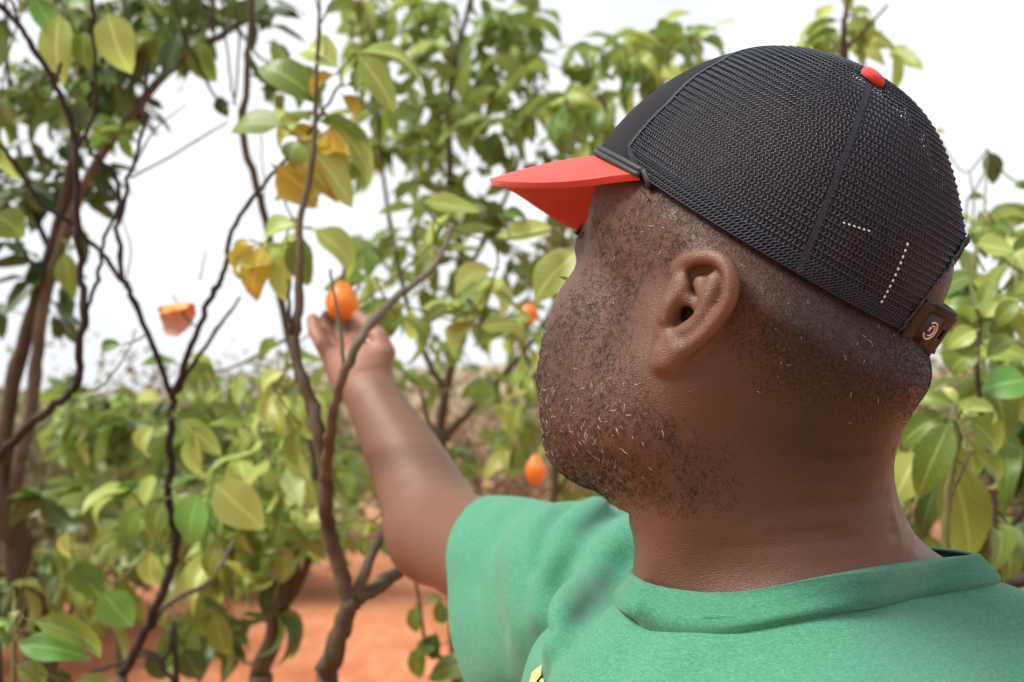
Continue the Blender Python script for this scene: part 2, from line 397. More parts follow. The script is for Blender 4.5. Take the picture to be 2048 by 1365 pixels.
def body_raw(p):
    out = np.full(len(p), 0.25, np.float32)
    q = to_head(p); rh = np.sqrt((q ** 2).sum(1))
    dist_h = np.maximum(rh - 175, 0) * HS
    out = np.minimum(out, np.maximum(dist_h + 0.05, 0))
    r1 = rh < 290
    core = np.full(len(p), 1.0, np.float32)
    core[r1] = head_sdf(p[r1])
    core = np.where(r1, core, 0.2)
    n = neck_sdf(p); core = smin(core, n, 0.034)
    t = torso_sdf(p); core = smin(core, t, 0.040)
    c0 = P(800, 950, 1.1); ra = (np.sqrt(((p - SHR) ** 2).sum(1)) < 0.62) | (p[:, 2] < 1.47)
    if ra.any(): core[ra] = smin(core[ra], arm_sdf(p[ra]), 0.03)
    for side in (0, 1):
        pp = p if side == 0 else mirror_head(p)
        re = ((pp - EAR_O.astype(np.float32)) ** 2).sum(1) < 0.052 ** 2
        if re.any():
            pe = pp[re]; e = ear_sdf(pe); c = core[re]
            # canal cut through the head too
            c = smax(c, -sd_path(pe, [epx(430, 650, 1), epx(400, 710, -5), epx(385, 740, -14)], [0.0030, 0.0042, 0.004]), 0.002)
            core[re] = smin(c, e, 0.0035)
    return core

# the collar line round the base of the neck
NAX = nrm(NECK_TOP - NECK_BASE); NC = NECK_BASE
NE1 = nrm(RIGHT - NAX * (RIGHT @ NAX)); NE2 = np.cross(NAX, NE1)
def neck_pol(p):
    q = p - NC; h = q @ NAX; x = q @ NE1; y = q @ NE2
    return np.arctan2(y, x), np.hypot(x, y), h
def cast(f, x, y, lo_, hi_, dflt):
    ds = np.linspace(lo_, hi_, 700); v = f(np.array([P(x, y, k) for k in ds], np.float32)); i = int(np.argmax(v < 0))
    return float(ds[i]) if v[i] < 0 else dflt
_T = [(1272, 1158), (1311, 1178), (1398, 1191), (1461, 1192), (1536, 1183), (1634, 1160), (1753, 1137), (1862, 1121)]
_B = [(1266, 1224), (1296, 1242), (1362, 1262), (1429, 1267), (1500, 1259), (1600, 1235), (1715, 1208), (1822, 1188)]
COLLAR, COLLAB = [], []
for (tx, ty), (bx, by) in zip(_T, _B):
    dt = cast(body_raw, tx, ty, 0.42, 0.70, 0.64) - 0.0022; COLLAR.append(P(tx, ty, dt)); COLLAB.append((bx, by, dt))
COLLAR += [P(1936, 1116, 0.600), P(1944, 1110, 0.640), P(1850, 1098, 0.695), P(1700, 1090, 0.735), P(1550, 1095, 0.745), P(1420, 1112, 0.730), P(1320, 1130, 0.700), P(1274, 1143, 0.665)]
COL_TOP = spline(COLLAR, 16, closed=True)
_cc = COL_TOP.mean(0)
_out = COL_TOP - _cc; _out -= UPV * (_out @ UPV)[:, None]; _out /= np.linalg.norm(_out, axis=1)[:, None]
_k = [P(x, y, d - 0.0115) for x, y, d in COLLAB] + [P(1966, 1168, 0.592)]
for j in range(9, 16):
    o = COL_TOP[j * 16]; u_ = _out[j * 16]; _k.append(o + u_ * 0.010 - np.array([0, 0, 0.0165]))
COL_BOT = spline(_k, 16, closed=True)
def _smooth(R):
    k = np.exp(-(np.arange(-20, 21) / 8.5) ** 2); k /= k.sum(); return sum(w * np.roll(R, i, axis=0) for i, w in zip(range(-20, 21), k))
COL_TOP, COL_BOT = _smooth(COL_TOP), _smooth(COL_BOT)
def ring_pol(R):
    a, r_, h = neck_pol(R); o = np.argsort(a); return np.r_[a[o] - 2 * np.pi, a[o], a[o] + 2 * np.pi], np.tile(r_[o], 3), np.tile(h[o], 3)

_ta, _tr, _th = ring_pol(COL_BOT)
def yoke(p, off=0.0, slope=0.30):
    """cloth and shoulders fall away from the collar line"""
    a, r_, h = neck_pol(p); rr = np.interp(a, _ta, _tr); rh = np.interp(a, _ta, _th)
    s_ = np.where(r_ > rr, slope * (r_ - rr), 5.0 * (r_ - rr)); g_ = np.where(r_ > rr, math.hypot(1, slope), 5.1)
    return ((h - rh + s_ + off) / g_).astype(np.float32)
CREASE = []
for L_, dp in (([(1440, 1092), (1560, 1090), (1680, 1080), (1790, 1066)], 0.0011), ([(1540, 1068), (1660, 1060), (1780, 1040)], 0.0009), ([(1600, 1012), (1700, 1008), (1772, 994)], 0.0005), ([(1640, 920), (1720, 915), (1785, 900)], 0.0006)):
    CREASE.append(([P(x, y, cast(body_raw, x, y, 0.45, 0.75, 0.6)) for x, y in L_], dp))
def body_sdf(p):
    d = body_raw(p)
    mm = (np.abs(d) < 0.02) & (p[:, 2] < 1.56) & (p[:, 0] > 0.05) & (p[:, 1] < 0.75)
    if mm.any():
        pm_ = p[mm]; ad = np.zeros(len(pm_), np.float32)
        for L_, dp in CREASE:
            e = sd_path(pm_, L_, [0] * len(L_)); ad += (dp * (0.7 * np.exp(-(e / 0.0028) ** 2) - 0.5 * np.exp(-((e - 0.006) / 0.005) ** 2))).astype(np.float32)
        x0 = (pm_ - P(1430, 1000, 0.55)) @ RIGHT; d[mm] += ad * np.clip(x0 / 0.05, 0, 1).astype(np.float32) * 0.85
    a, r_, h = neck_pol(p)
    w = np.clip((1.492 - p[:, 2]) / 0.045, 0, 1) * np.clip((0.20 - r_) / 0.03, 0, 1); m = (w > 0) & (np.abs(d) < 0.06)
    if m.any():
        y_ = smax(d[m], yoke(p[m], 0.0035), 0.006); d[m] = d[m] + (y_ - d[m]) * w[m].astype(np.float32)
    return d
def crop_faces(V, F, keep):
    F = F[keep[F].all(1)]; u = np.zeros(len(V), bool); u[F.ravel()] = True; rm = np.cumsum(u) - 1
    return V[u], rm[F], u
import time as _t
_t0 = _t.time()
BH = 0.0024 if DEV else 0.0015
lo = np.array([-0.30, 0.33, 1.16]); hi = np.array([0.44, 1.46, 1.85])
bV, bF = isosurface(body_sdf, lo, hi, BH, project=2, slack=1.5)
print('body', len(bV), len(bF), round(_t.time() - _t0, 1))

# ================================================================== cap geometry
def capS(th, ph, off=0.0):
    """point of the crown: th, ph in degrees, off metres outwards"""
    th, ph = np.radians(th), np.radians(ph)
    a = np.where(np.cos(th) > 0, _x[4], _x[5]) * 1e-3; b = _x[6] * 1e-3
    g = np.cos(ph) ** _x[8]; z = np.sin(np.maximum(ph, 0)) ** _x[9]
    X = a * np.cos(th) * g + _x[10] * 1e-3 * z ** 1.5; Y = b * np.sin(th) * g; Z = _x[7] * 1e-3 * z
    # a little slack in the cloth
    w = 0.0009 * np.sin(3 * th + 1.0 + 2 * ph) * np.cos(2.0 * ph + 1.3 * th)
    tw = np.degrees(th) % 360; w = w + 0.0105 * np.exp(-((tw - 208) / 26) ** 2) * np.exp(-((np.degrees(ph) - 24) / 19) ** 2)
    k = 1 + (off + w) / 0.1
    return CC + (X * k)[..., None] * CF + (Y * k)[..., None] * CL + (Z * (1 + off / 0.1) + 0)[..., None] * CU
VC = 13.0                                            # direction of the visor's middle
def seam_front(ph): return np.interp(ph, [0, 2, 7, 15, 26, 37, 46, 57, 66, 80], [79, 78, 66, 65.5, 64.5, 59, 55.5, 42, 30, 16])
def seam_far(ph): return 360 + 2 * VC - seam_front(ph)
def arch(th):
    s = (th - VC) / 67.0
    return -0.0095 * np.clip(1 - s * s, 0, 1) ** 0.7
OC, OW, OH = 205.0, 28.0, 35.0
def in_open(th, ph): return (np.abs(th - OC) < OW) & (ph < OH * np.sqrt(np.clip(1 - ((th - OC) / OW) ** 2, 0, 1)))

class Strands:
    """many short four-sided threads in one mesh"""
    def __init__(s): s.A = []; s.B = []; s.R = []; s.N = []
    def add(s, A, B, r, N): s.A.append(A); s.B.append(B); s.R.append(np.broadcast_to(r, (len(A),))); s.N.append(N)
    def mesh(s, name):
        A = np.concatenate(s.A); B = np.concatenate(s.B); R = np.concatenate(s.R)[:, None]; N = np.concatenate(s.N)
        T = B - A; T /= np.linalg.norm(T, axis=1)[:, None] + 1e-12; N = N - T * (N * T).sum(1)[:, None]; N /= np.linalg.norm(N, axis=1)[:, None] + 1e-12; W = np.cross(T, N)
        A = A - T * R * 0.4; B = B + T * R * 0.4
        V = np.stack([A + N * R, A + W * R, A - N * R, A - W * R, B + N * R, B + W * R, B - N * R, B - W * R], 1).reshape(-1, 3)
        base = (np.arange(len(A)) * 8)[:, None, None]
        q = np.array([[0, 1, 5, 4], [1, 2, 6, 5], [2, 3, 7, 6], [3, 0, 4, 7]])[None]
        return npmesh(name, V, (base + q).reshape(-1, 4))
def build_cap(par):
    M = {}
    t = NT('cap_mesh_yarn'); n = t.noise(900, 2); t.color(t.ramp(n, [(0.3, (0.006, 0.009, 0.017)), (0.75, (0.030, 0.040, 0.066))])); t.set(Roughness=0.5, Specular_IOR_Level=0.45); M['yarn'] = t.m
    t = NT('black_foam_cloth'); n = t.noise(1400, 3); n2 = t.noise(40, 3); t.color(t.ramp(n2, [(0.3, (0.006, 0.006, 0.008)), (0.8, (0.011, 0.011, 0.014))])); t.set(Roughness=0.9, Specular_IOR_Level=0.2, Sheen_Weight=0.03); t.normal(t.bump(n, 0.4, 0.0004)); M['foam'] = t.m
    t = NT('red_twill')
    w = t.n('ShaderNodeTexWave'); w.inputs['Scale'].default_value = 420; w.inputs['Distortion'].default_value = 0.6; t.l(t.mapv(rot=(0.3, 0.5, 0.7)), w.inputs['Vector'])
    n2 = t.noise(60, 4); t.color(t.ramp(n2, [(0.25, (0.46, 0.036, 0.024)), (0.8, (0.53, 0.050, 0.034))])); t.set(Roughness=0.7, Sheen_Weight=0.15, Specular_IOR_Level=0.3); t.normal(t.bump(w.outputs['Fac'], 0.35, 0.0003)); M['red'] = t.m
    M['cord'] = simple_mat('black_cord', (0.012, 0.012, 0.014), 0.6)
    t = NT('olive_plastic'); n = t.noise(70, 3); t.color(t.ramp(n, [(0.3, (0.008, 0.0085, 0.005)), (0.8, (0.014, 0.0145, 0.009))])); t.set(Roughness=0.5, Specular_IOR_Level=0.15); M['plastic'] = t.m
    M['white'] = simple_mat('white_thread', (0.62, 0.60, 0.55), 0.6)
    cap = empty('cap', (0, 0, 0)); cap.parent = par; cap['label'] = 'black mesh trucker cap with red visor and red top button'

    # front panel
    def grid(th_lo, th_hi, ph, nt, off):
        V = []
        for p_ in ph:
            a, b = th_lo(p_), th_hi(p_); th = np.linspace(a, b, nt); V.append(capS(th, np.full(nt, p_), off))
        m = len(ph); V = np.array(V).reshape(-1, 3)
        F = np.array([[i * nt + j, i * nt + j + 1, (i + 1) * nt + j + 1, (i + 1) * nt + j] for i in range(m - 1) for j in range(nt - 1)])
        return V, F
    php = np.linspace(0, 80, 60)
    V, F = grid(lambda p_: 2 * VC - seam_front(p_) - 1.5, lambda p_: seam_front(p_) + 1.5, php, 90, 0.0006)
    # lift the lower edge to the arch of the visor
    q = (V - CC) @ np.stack([CF, CL, CU], 1); th = np.degrees(np.arctan2(q[:, 1] / 0.0835, q[:, 0] / 0.104))
    lim = arch(th); w_ = np.clip(1 - q[:, 2] / 0.022, 0, 1) ** 1.5
    V += CU * (lim * w_)[:, None] + CF * (0.0015 * w_ * (lim < -0.004))[:, None]
    ob = link('front_panel', npmesh('front_panel', V, F), cap, M['foam']); md = ob.modifiers.new('s', 'SOLIDIFY'); md.thickness = 0.0016; md.offset = -1

    # knitted mesh: rows follow the brim
    S = Strands()
    phi = np.linspace(0, 88, 1200); L = capS(np.full(1200, 95.0), phi); arc = np.r_[0, np.cumsum(np.linalg.norm(np.diff(L, axis=0), axis=1))]
    sp = 0.0034; rows = []; k = 0; pos = 0.0008
    while pos < arc[-1] - 0.003:
        rows.append(float(np.interp(pos, arc, phi))); pos += sp * (0.72 if len(rows) < 5 else 1.0)
    for r in range(len(rows)):
        p0 = rows[r]; p1 = rows[r + 1] if r + 1 < len(rows) else p0 + 2.0
        thf = np.linspace(seam_front(p0) - 0.5, seam_far(p0) + 0.5, 2000); pl = capS(thf, np.full(2000, p0)); a = np.r_[0, np.cumsum(np.linalg.norm(np.diff(pl, axis=0), axis=1))]
        n = int(a[-1] / 0.00215); ths = np.interp((np.arange(n) + 0.5 * (r % 2)) / n * a[-1], a, thf); ths = ths[:-1]; thn = np.interp((np.arange(n) + 1 + 0.5 * (r % 2)) / n * a[-1], a, thf)[:-1]
        rs = np.random.RandomState(r); jt = rs.normal(0, 0.10, len(ths)); dp = p1 - p0
        keep = ~in_open(ths, p0 + dp * 0.4)
        ths, thn, jt = ths[keep], thn[keep], jt[keep]; m = len(ths)
        if m < 4: continue
        f = lambda t_, p_, o: capS(ths + (thn - ths) * t_, np.full(m, p_) if np.isscalar(p_) else p_, o)
        Nn = f(0.5, p0 + dp / 2, 0.001) - f(0.5, p0 + dp / 2, 0.0)
        # rope: two strokes per stitch, lifted
        A = f(0.0, p0 + dp * 0.02, 0.0006); Bm = f(0.55, p0 + dp * 0.15 + jt * dp * 0.3, 0.0010); C = f(1.0, p0 + dp * 0.02, 0.0006)
        S.add(A, Bm, 0.00040, Nn); S.add(Bm, C, 0.00034, Nn)
        # hooks to the next row: a slanted leg, a bend and a second leg
        D = f(0.10, p0 + dp * 0.10, 0.0003); E1 = f(0.62 + jt, p0 + dp * 0.52, 0.0004); G = f(0.15, p0 + dp * 0.96, 0.0001)
        S.add(D, E1, 0.00039, Nn); S.add(E1, G, 0.00042, Nn)
        H1 = f(0.62 + jt, p0 + dp * 0.52, 0.0003); H2 = f(1.02, p0 + dp * 0.60, 0.0001)
        S.add(H1, H2, 0.00030, Nn)
        if r < 3:      # turned-in lower edge, double cloth
            S.add(f(0.5, p0 + dp * 0.3, 0.0012), f(1.2, p0 + dp * 0.9, 0.0012), 0.00034, Nn); S.add(f(0.5, p0, 0.0006), f(1.5, p0 + 0.0, 0.0006), 0.0005, Nn)
    # seams between the panels
    for sf, w in ((lambda p_: seam_front(p_) + 1.0, 0.0030), (lambda p_: 134 + 0 * p_ + np.interp(p_, [0, 15, 66], [2, 0, -8]), 0.0030), (lambda p_: 274 + 0 * p_, 0.0022), (lambda p_: seam_far(p_) - 1, 0.003)):
        pp = np.linspace(1.5, 78, 380); c = capS(sf(pp), pp, 0.0010); nn = capS(sf(pp), pp, 0.002) - c
        tt = np.gradient(c, axis=0); tt /= np.linalg.norm(tt, axis=1)[:, None]; nn /= np.linalg.norm(nn, axis=1)[:, None]; ss = np.cross(tt, nn)
        zz = np.where(np.arange(len(pp)) % 2 == 0, 1, -1)[:, None] * ss * w * 0.5
        S.add((c + zz)[:-1], (c + zz)[1:], 0.00024, nn[:-1]); S.add((c - zz)[:-1], (c - zz)[1:], 0.00022, nn[:-1])
    # rim of the opening at the back
    an = np.linspace(math.pi, 0, 90); tho = OC + OW * np.cos(an); pho = OH * np.sin(an); c = capS(tho, pho, 0.0006); nn = capS(tho, pho, 0.0016) - c
    for o in (0.0, 0.0012, 0.0024):
        cc = c + nrm(CU) * 0 + (c - c.mean(0)) / np.linalg.norm(c - c.mean(0), axis=1)[:, None] * o
        jit = np.random.RandomState(5).normal(0, 0.0003, cc.shape); S.add((cc + jit)[:-1], (cc + jit)[1:], 0.0007, nn[:-1])
    tag(link('mesh_panel', S.mesh('mesh_panel'), cap, M['yarn']), 'black knitted mesh with open stitches', kind='stuff')
    # sweatband inside
    V, F = grid(lambda p_: -56, lambda p_: OC - OW, np.linspace(0.3, 9, 8), 120, -0.0034)
    link('sweatband', npmesh('sweatband', V, F), cap, M['cord'])

    # visor
    ns, nr = 61, 18; sv = np.linspace(-0.99, 0.975, ns); rings = []
    FD = math.radians(VC)
    def vis(s, r):
        th = math.radians(VC + 67 * s); x0, y0 = 0.1042 * math.cos(th), 0.0835 * math.sin(th)
        ext = 0.056 * (1 - abs(s) ** 2.8) ** 0.62
        x = x0 + ext * r * math.cos(FD); y = y0 + ext * r * math.sin(FD)
        lat = -x * math.sin(FD) + y * math.cos(FD)
        z = arch(VC + 67 * s) * (1 - 0.25 * r) + r * (0.004 - 0.74 * ext - (0.006 if s > 0 else 0.020) * (lat / 0.07) ** 2 * (1 - s * s) ** 0.3) - 0.010 * r * r * (1 - s * s)
        if s < 0: z -= 0.005 * r * (1 - (1 + s) ** 2) * (-s) * 2
        return CC + x * CF + y * CL + z * CU
    V = np.array([[vis(s, r) for s in sv] for r in np.linspace(-0.06, 1, nr)]).reshape(-1, 3)
    F = np.array([[i * ns + j, (i + 1) * ns + j, (i + 1) * ns + j + 1, i * ns + j + 1] for i in range(nr - 1) for j in range(ns - 1)])
    vo = link('visor', npmesh('visor', V, F), cap, M['red']); vo['label'] = 'curved red visor'
    md = vo.modifiers.new('s', 'SOLIDIFY'); md.thickness = 0.0038; md.offset = 0; md.use_rim = True
    md = vo.modifiers.new('b', 'BEVEL'); md.width = 0.0016; md.segments = 3; md.limit_method = 'ANGLE'; md.angle_limit = math.radians(50)
    # cord lying in the corner between crown and visor
    mb = MB()
    for dz, dr in ((0.0036, 0.0006), (0.0064, 0.0000)):
        pts = []
        for s in np.linspace(-0.97, 1.0, 60):
            th = math.radians(VC + 67 * s); x0, y0 = (0.1042 + dr + 0.0012) * math.cos(th), (0.0835 + dr + 0.0012) * math.sin(th)
            pts.append(CC + x0 * CF + y0 * CL + (arch(VC + 67 * s) + dz - 0.003 * s ** 8) * CU)
        mb.tube(pts, 0.0016, 8)
    e = pts[-1]
    mb.tube(spline([e, e + UPV * -0.004 - CF * 0.004, e + UPV * -0.008 + RIGHT * 0.003, e - UPV * 0.005 + RIGHT * 0.008], 4), 0.0018, 7)
    link('cord', mb.mesh('cord'), cap, M['cord'])
    mb = MB(); e0 = P(1284, 372, proj(e)[2] - 0.002)
    mb.tube(spline([e0, P(1287, 385, proj(e)[2] - 0.004), P(1296, 398, proj(e)[2] - 0.004), P(1300, 404, proj(e)[2] - 0.003)], 4), 0.00028, 5)
    mb.tube(spline([e0, P(1280, 380, proj(e)[2] - 0.004), P(1292, 388, proj(e)[2] - 0.004)], 4), 0.00025, 5)
    link('loose_thread', mb.mesh('loose_thread'), cap, M['cord'])
    # button
    top = capS(np.array([126.0]), np.array([72.0]), 0.001)[0]; bn = nrm(capS(np.array([126.0]), np.array([72.0]), 0.01)[0] - top)
    bn = nrm(bn * 0.5 + CU * 0.5 + np.array([0.15, 0, 0])); u = nrm(np.cross(bn, CF)); v = np.cross(bn, u); mb = MB(); V = []; F = []
    prof = [(0.0, 0.0034), (0.0026, 0.0032), (0.0049, 0.0024), (0.0063, 0.0010), (0.0065, -0.0006), (0.0058, -0.0020), (0.0, -0.0022)]
    for (rr, hh) in prof:
        for k in range(24): a = k * math.pi / 12; V.append(top + bn * (hh + 0.0010) + (u * math.cos(a) + v * math.sin(a)) * max(rr, 1e-5))
    F = [[i * 24 + k, i * 24 + (k + 1) % 24, (i + 1) * 24 + (k + 1) % 24, (i + 1) * 24 + k] for i in range(len(prof) - 1) for k in range(24)]
    link('button', npmesh('button', np.array(V), np.array(F)), cap, M['red'])
    # snap strap
    def strap(t0, t1, p0, p1, off, name, holes):
        th = np.linspace(t0, t1, 60); hh = np.linspace(p0, p1, 9); V = []
        for i, z in enumerate(hh):
            o = off + (0.0006 if 0 < i < 8 else 0.0013)
            o = o + 0.0078 * np.clip((th - 187) / 16, 0, 1)
            a = 0.0986 + o; b = 0.0835 + o
            V.append(CC + (a * np.cos(np.radians(th)))[:, None] * CF + (b * np.sin(np.radians(th)))[:, None] * CL + z * CU)
        V = np.array(V).reshape(-1, 3); F = np.array([[i * 60 + j, i * 60 + j + 1, (i + 1) * 60 + j + 1, (i + 1) * 60 + j] for i in range(8) for j in range(59)])
        if holes:      # a row of round holes
            cen = []
            for k in range(4): cen.append((t0 + 18.5 + k * 4.2))
            fc = V[F].mean(1)
            q = (fc - CC) @ np.stack([CF, CL, CU], 1); ft = np.degrees(np.arctan2(q[:, 1], q[:, 0])) % 360
            bad = np.zeros(len(F), bool)
            for c in cen: bad |= (np.abs(ft - c) < 0.8) & (np.abs(q[:, 2] - (p0 + p1) / 2) < 0.0026)
            F = F[~bad]
        o_ = link(name, npmesh(name, V, F), cap, M['plastic']); md = o_.modifiers.new('s', 'SOLIDIFY'); md.thickness = 0.0013; md.offset = 0; return o_
    strap(178, 244, -0.004, 0.0165, 0.0012, 'snap_strap', True)
    strap(180, 246, -0.0055, 0.0185, 0.0000, 'snap_strap', False)
    # round white emblem near the end of the strap
    def strap_pt(th, z, off=0.0034):
        off = off + 0.0078 * min(max((th - 187) / 16, 0), 1); a, b = 0.0986 + off, 0.0835 + off; th = math.radians(th); return CC + a * math.cos(th) * CF + b * math.sin(th) * CL + z * CU
    tag_bm = MB(); 
    th0 = 190.8; z0 = 0.0060
    q = [strap_pt(th0 - 4.5, -0.0015, 0.0027), strap_pt(th0 + 4.0, -0.0015, 0.0027), strap_pt(th0 + 4.0, 0.0135, 0.0027), strap_pt(th0 - 4.5, 0.0135, 0.0027)]
    tag_bm.add(q, [[0, 1, 2, 3]]); tb = link('strap_label', tag_bm.mesh('strap_label'), cap, M['cord']); md = tb.modifiers.new('s', 'SOLIDIFY'); md.thickness = 0.0005
    mb = MB(); pt = lambda x, y: strap_pt(th0 + x / 1.62, z0 + y * 1e-3)
    arcp = [pt(4.4 * math.cos(a), 4.4 * math.sin(a)) for a in np.linspace(math.radians(-150), math.radians(130), 30)]; mb.tube(arcp, 0.00042, 5)
    arcp = [pt(2.6 * math.cos(a), 2.6 * math.sin(a)) for a in np.linspace(math.radians(-100), math.radians(120), 20)]; mb.tube(arcp, 0.00036, 5)
    mb.tube([pt(-2.2, 1.6), pt(-0.4, -0.6)], 0.00033, 5); mb.tube([pt(-0.5, 1.7), pt(-2.2, -0.4)], 0.00033, 5)
    link('emblem', mb.mesh('emblem'), cap, M['white'])
    # rows of pale stitches
    S2 = MB()
    for k, u_ in enumerate(np.linspace(0, 1, 11)):
        c = capS(np.array([162.5]), np.array([25 - 18 * u_]), 0.0016)[0]; d_ = nrm(capS(np.array([162.5]), np.array([24 - 18 * u_]), 0.0016)[0] - c)
        S2.tube([c - d_ * 0.0007, c, c + d_ * 0.0007], [0.0003, 0.00062, 0.0003], 6)
    for k, u_ in enumerate(np.linspace(0, 1, 6)):
        c = capS(np.array([140 + 8.0 * u_]), np.array([21.5 + 1.5 * u_]), 0.0014)[0]; d_ = nrm(capS(np.array([141 + 8.0 * u_]), np.array([21.5 + 1.5 * u_]), 0.0014)[0] - c)
        S2.tube([c - d_ * 0.0006, c, c + d_ * 0.0006], [0.0002, 0.0004, 0.0002], 6)
    link('stitching', S2.mesh('stitching'), cap, M['white'])
    return cap

# ================================================================== green T-shirt
HEM_N = nrm(nrm(ELB - SHR) * 1.0 + np.array([-0.45, 0.0, -0.80])); HEM_C = P(1036, 1176, 0.955)
FOLDS = [  # polyline, depth, width: furrows and ridges pulled from the armpit and the collar
    ([(1262, 1120, .67), (1200, 1200, .70), (1130, 1290, .74), (1080, 1370, .78)], 0.0141, 0.0084),
    ([(1250, 1075, .70), (1190, 1140, .74), (1130, 1230, .78), (1100, 1330, .80)], -0.0108, 0.0097),
    ([(1235, 1020, .78), (1170, 1080, .80), (1120, 1170, .83), (1095, 1290, .84)], 0.0105, 0.0062),
    ([(1200, 1012, .80), (1130, 1060, .84), (1100, 1130, .87), (1085, 1230, .88)], -0.0078, 0.0070),
    ([(1140, 1008, .84), (1095, 1060, .87), (1085, 1130, .90)], 0.0087, 0.0048),
    ([(975, 1010, .98), (950, 1090, .97), (965, 1200, .95), (1010, 1320, .92)], 0.0017, 0.0044),
    ([(1060, 1030, .93), (1030, 1130, .93), (1040, 1260, .91)], -0.0036, 0.0132),
    ([(1010, 1040, .95), (985, 1140, .94), (1005, 1260, .92)], 0.0032, 0.0088),
    ([(1280, 1260, .57), (1240, 1330, .58), (1215, 1390, .60)], 0.0029, 0.0106),
    ([(1400, 1290, .52), (1330, 1340, .51), (1280, 1400, .50)], -0.0017, 0.0106),
]
def shirt_sdf(p):
    d = smin(torso_sdf(p), sd_cone(p, P(1505, 1260, 0.625), P(1505, 1420, 0.625), 0.082, 0.105), 0.05)
    # cloth lying from the collar to the near shoulder and the back
    d = smin(d, sd_cone(p, P(1300, 1330, 0.66), SHL + np.array([-0.03, 0.03, 0.0]), 0.045, 0.05), 0.07)
    d = smin(d, sd_cone(p, P(1860, 1190, 0.62), P(2010, 1420, 0.60), 0.018, 0.05), 0.05) - 0.006
    d = smax(d, yoke(p, 0.0, 0.26), 0.010)
    d = smin(d, sd_cone(p, SHL, SHL + np.array([0.028, -0.02, -0.22]), 0.0645, 0.066), 0.03)
    slv = sd_cone(p, P(1180, 1195, 0.87), HEM_C + (HEM_C - P(1180, 1195, .87)) * 0.3, 0.066, 0.0755)
    slv = smin(slv, sd_cone(p, P(1180, 1260, 0.82), P(1020, 1310, 0.92), 0.060, 0.058), 0.03)
    d = smin(d, slv, 0.03)
    d = smin(d, sd_cone(p, P(1400, 1180, .72), P(1150, 1180, .86), 0.045, 0.050), 0.03)
    for pts, dep, w in FOLDS:
        q = [P(*k) for k in pts]; e = None
        for i in range(len(q) - 1):
            f = sd_cone(p, q[i], q[i + 1], 0, 0); e = f if e is None else np.minimum(e, f)
        # folds act on the cloth near the polyline only
        d = d + (dep * np.exp(-(e / (w + 0.004)) ** 2)).astype(np.float32)
    d = d + (0.0012 * np.sin(p[:, 0] * 61 + np.sin(p[:, 2] * 40) * 1.5) * np.sin(p[:, 2] * 38 + p[:, 1] * 45)).astype(np.float32)
    return d
def snap_folds():
    """bring each fold line onto the cloth so that it shapes the surface"""
    base = lambda pt: float(_flat_shirt(np.array([pt], np.float32))[0])
    for i, (pts, dep, w) in enumerate(FOLDS):
        out = []
        for (x, y, d) in pts:
            ds = np.linspace(0.40, 1.15, 500); v = _flat_shirt(np.array([P(x, y, k) for k in ds], np.float32)); hit = np.argmax(v < 0)
            out.append((x, y, float(ds[hit]) if v[hit] < 0 else d))
        FOLDS[i] = (out, dep, w)
def _flat_shirt(p):
    global FOLDS
    keep, FOLDS = FOLDS, []
    try: return shirt_sdf(p)
    finally: FOLDS = keep
snap_folds()
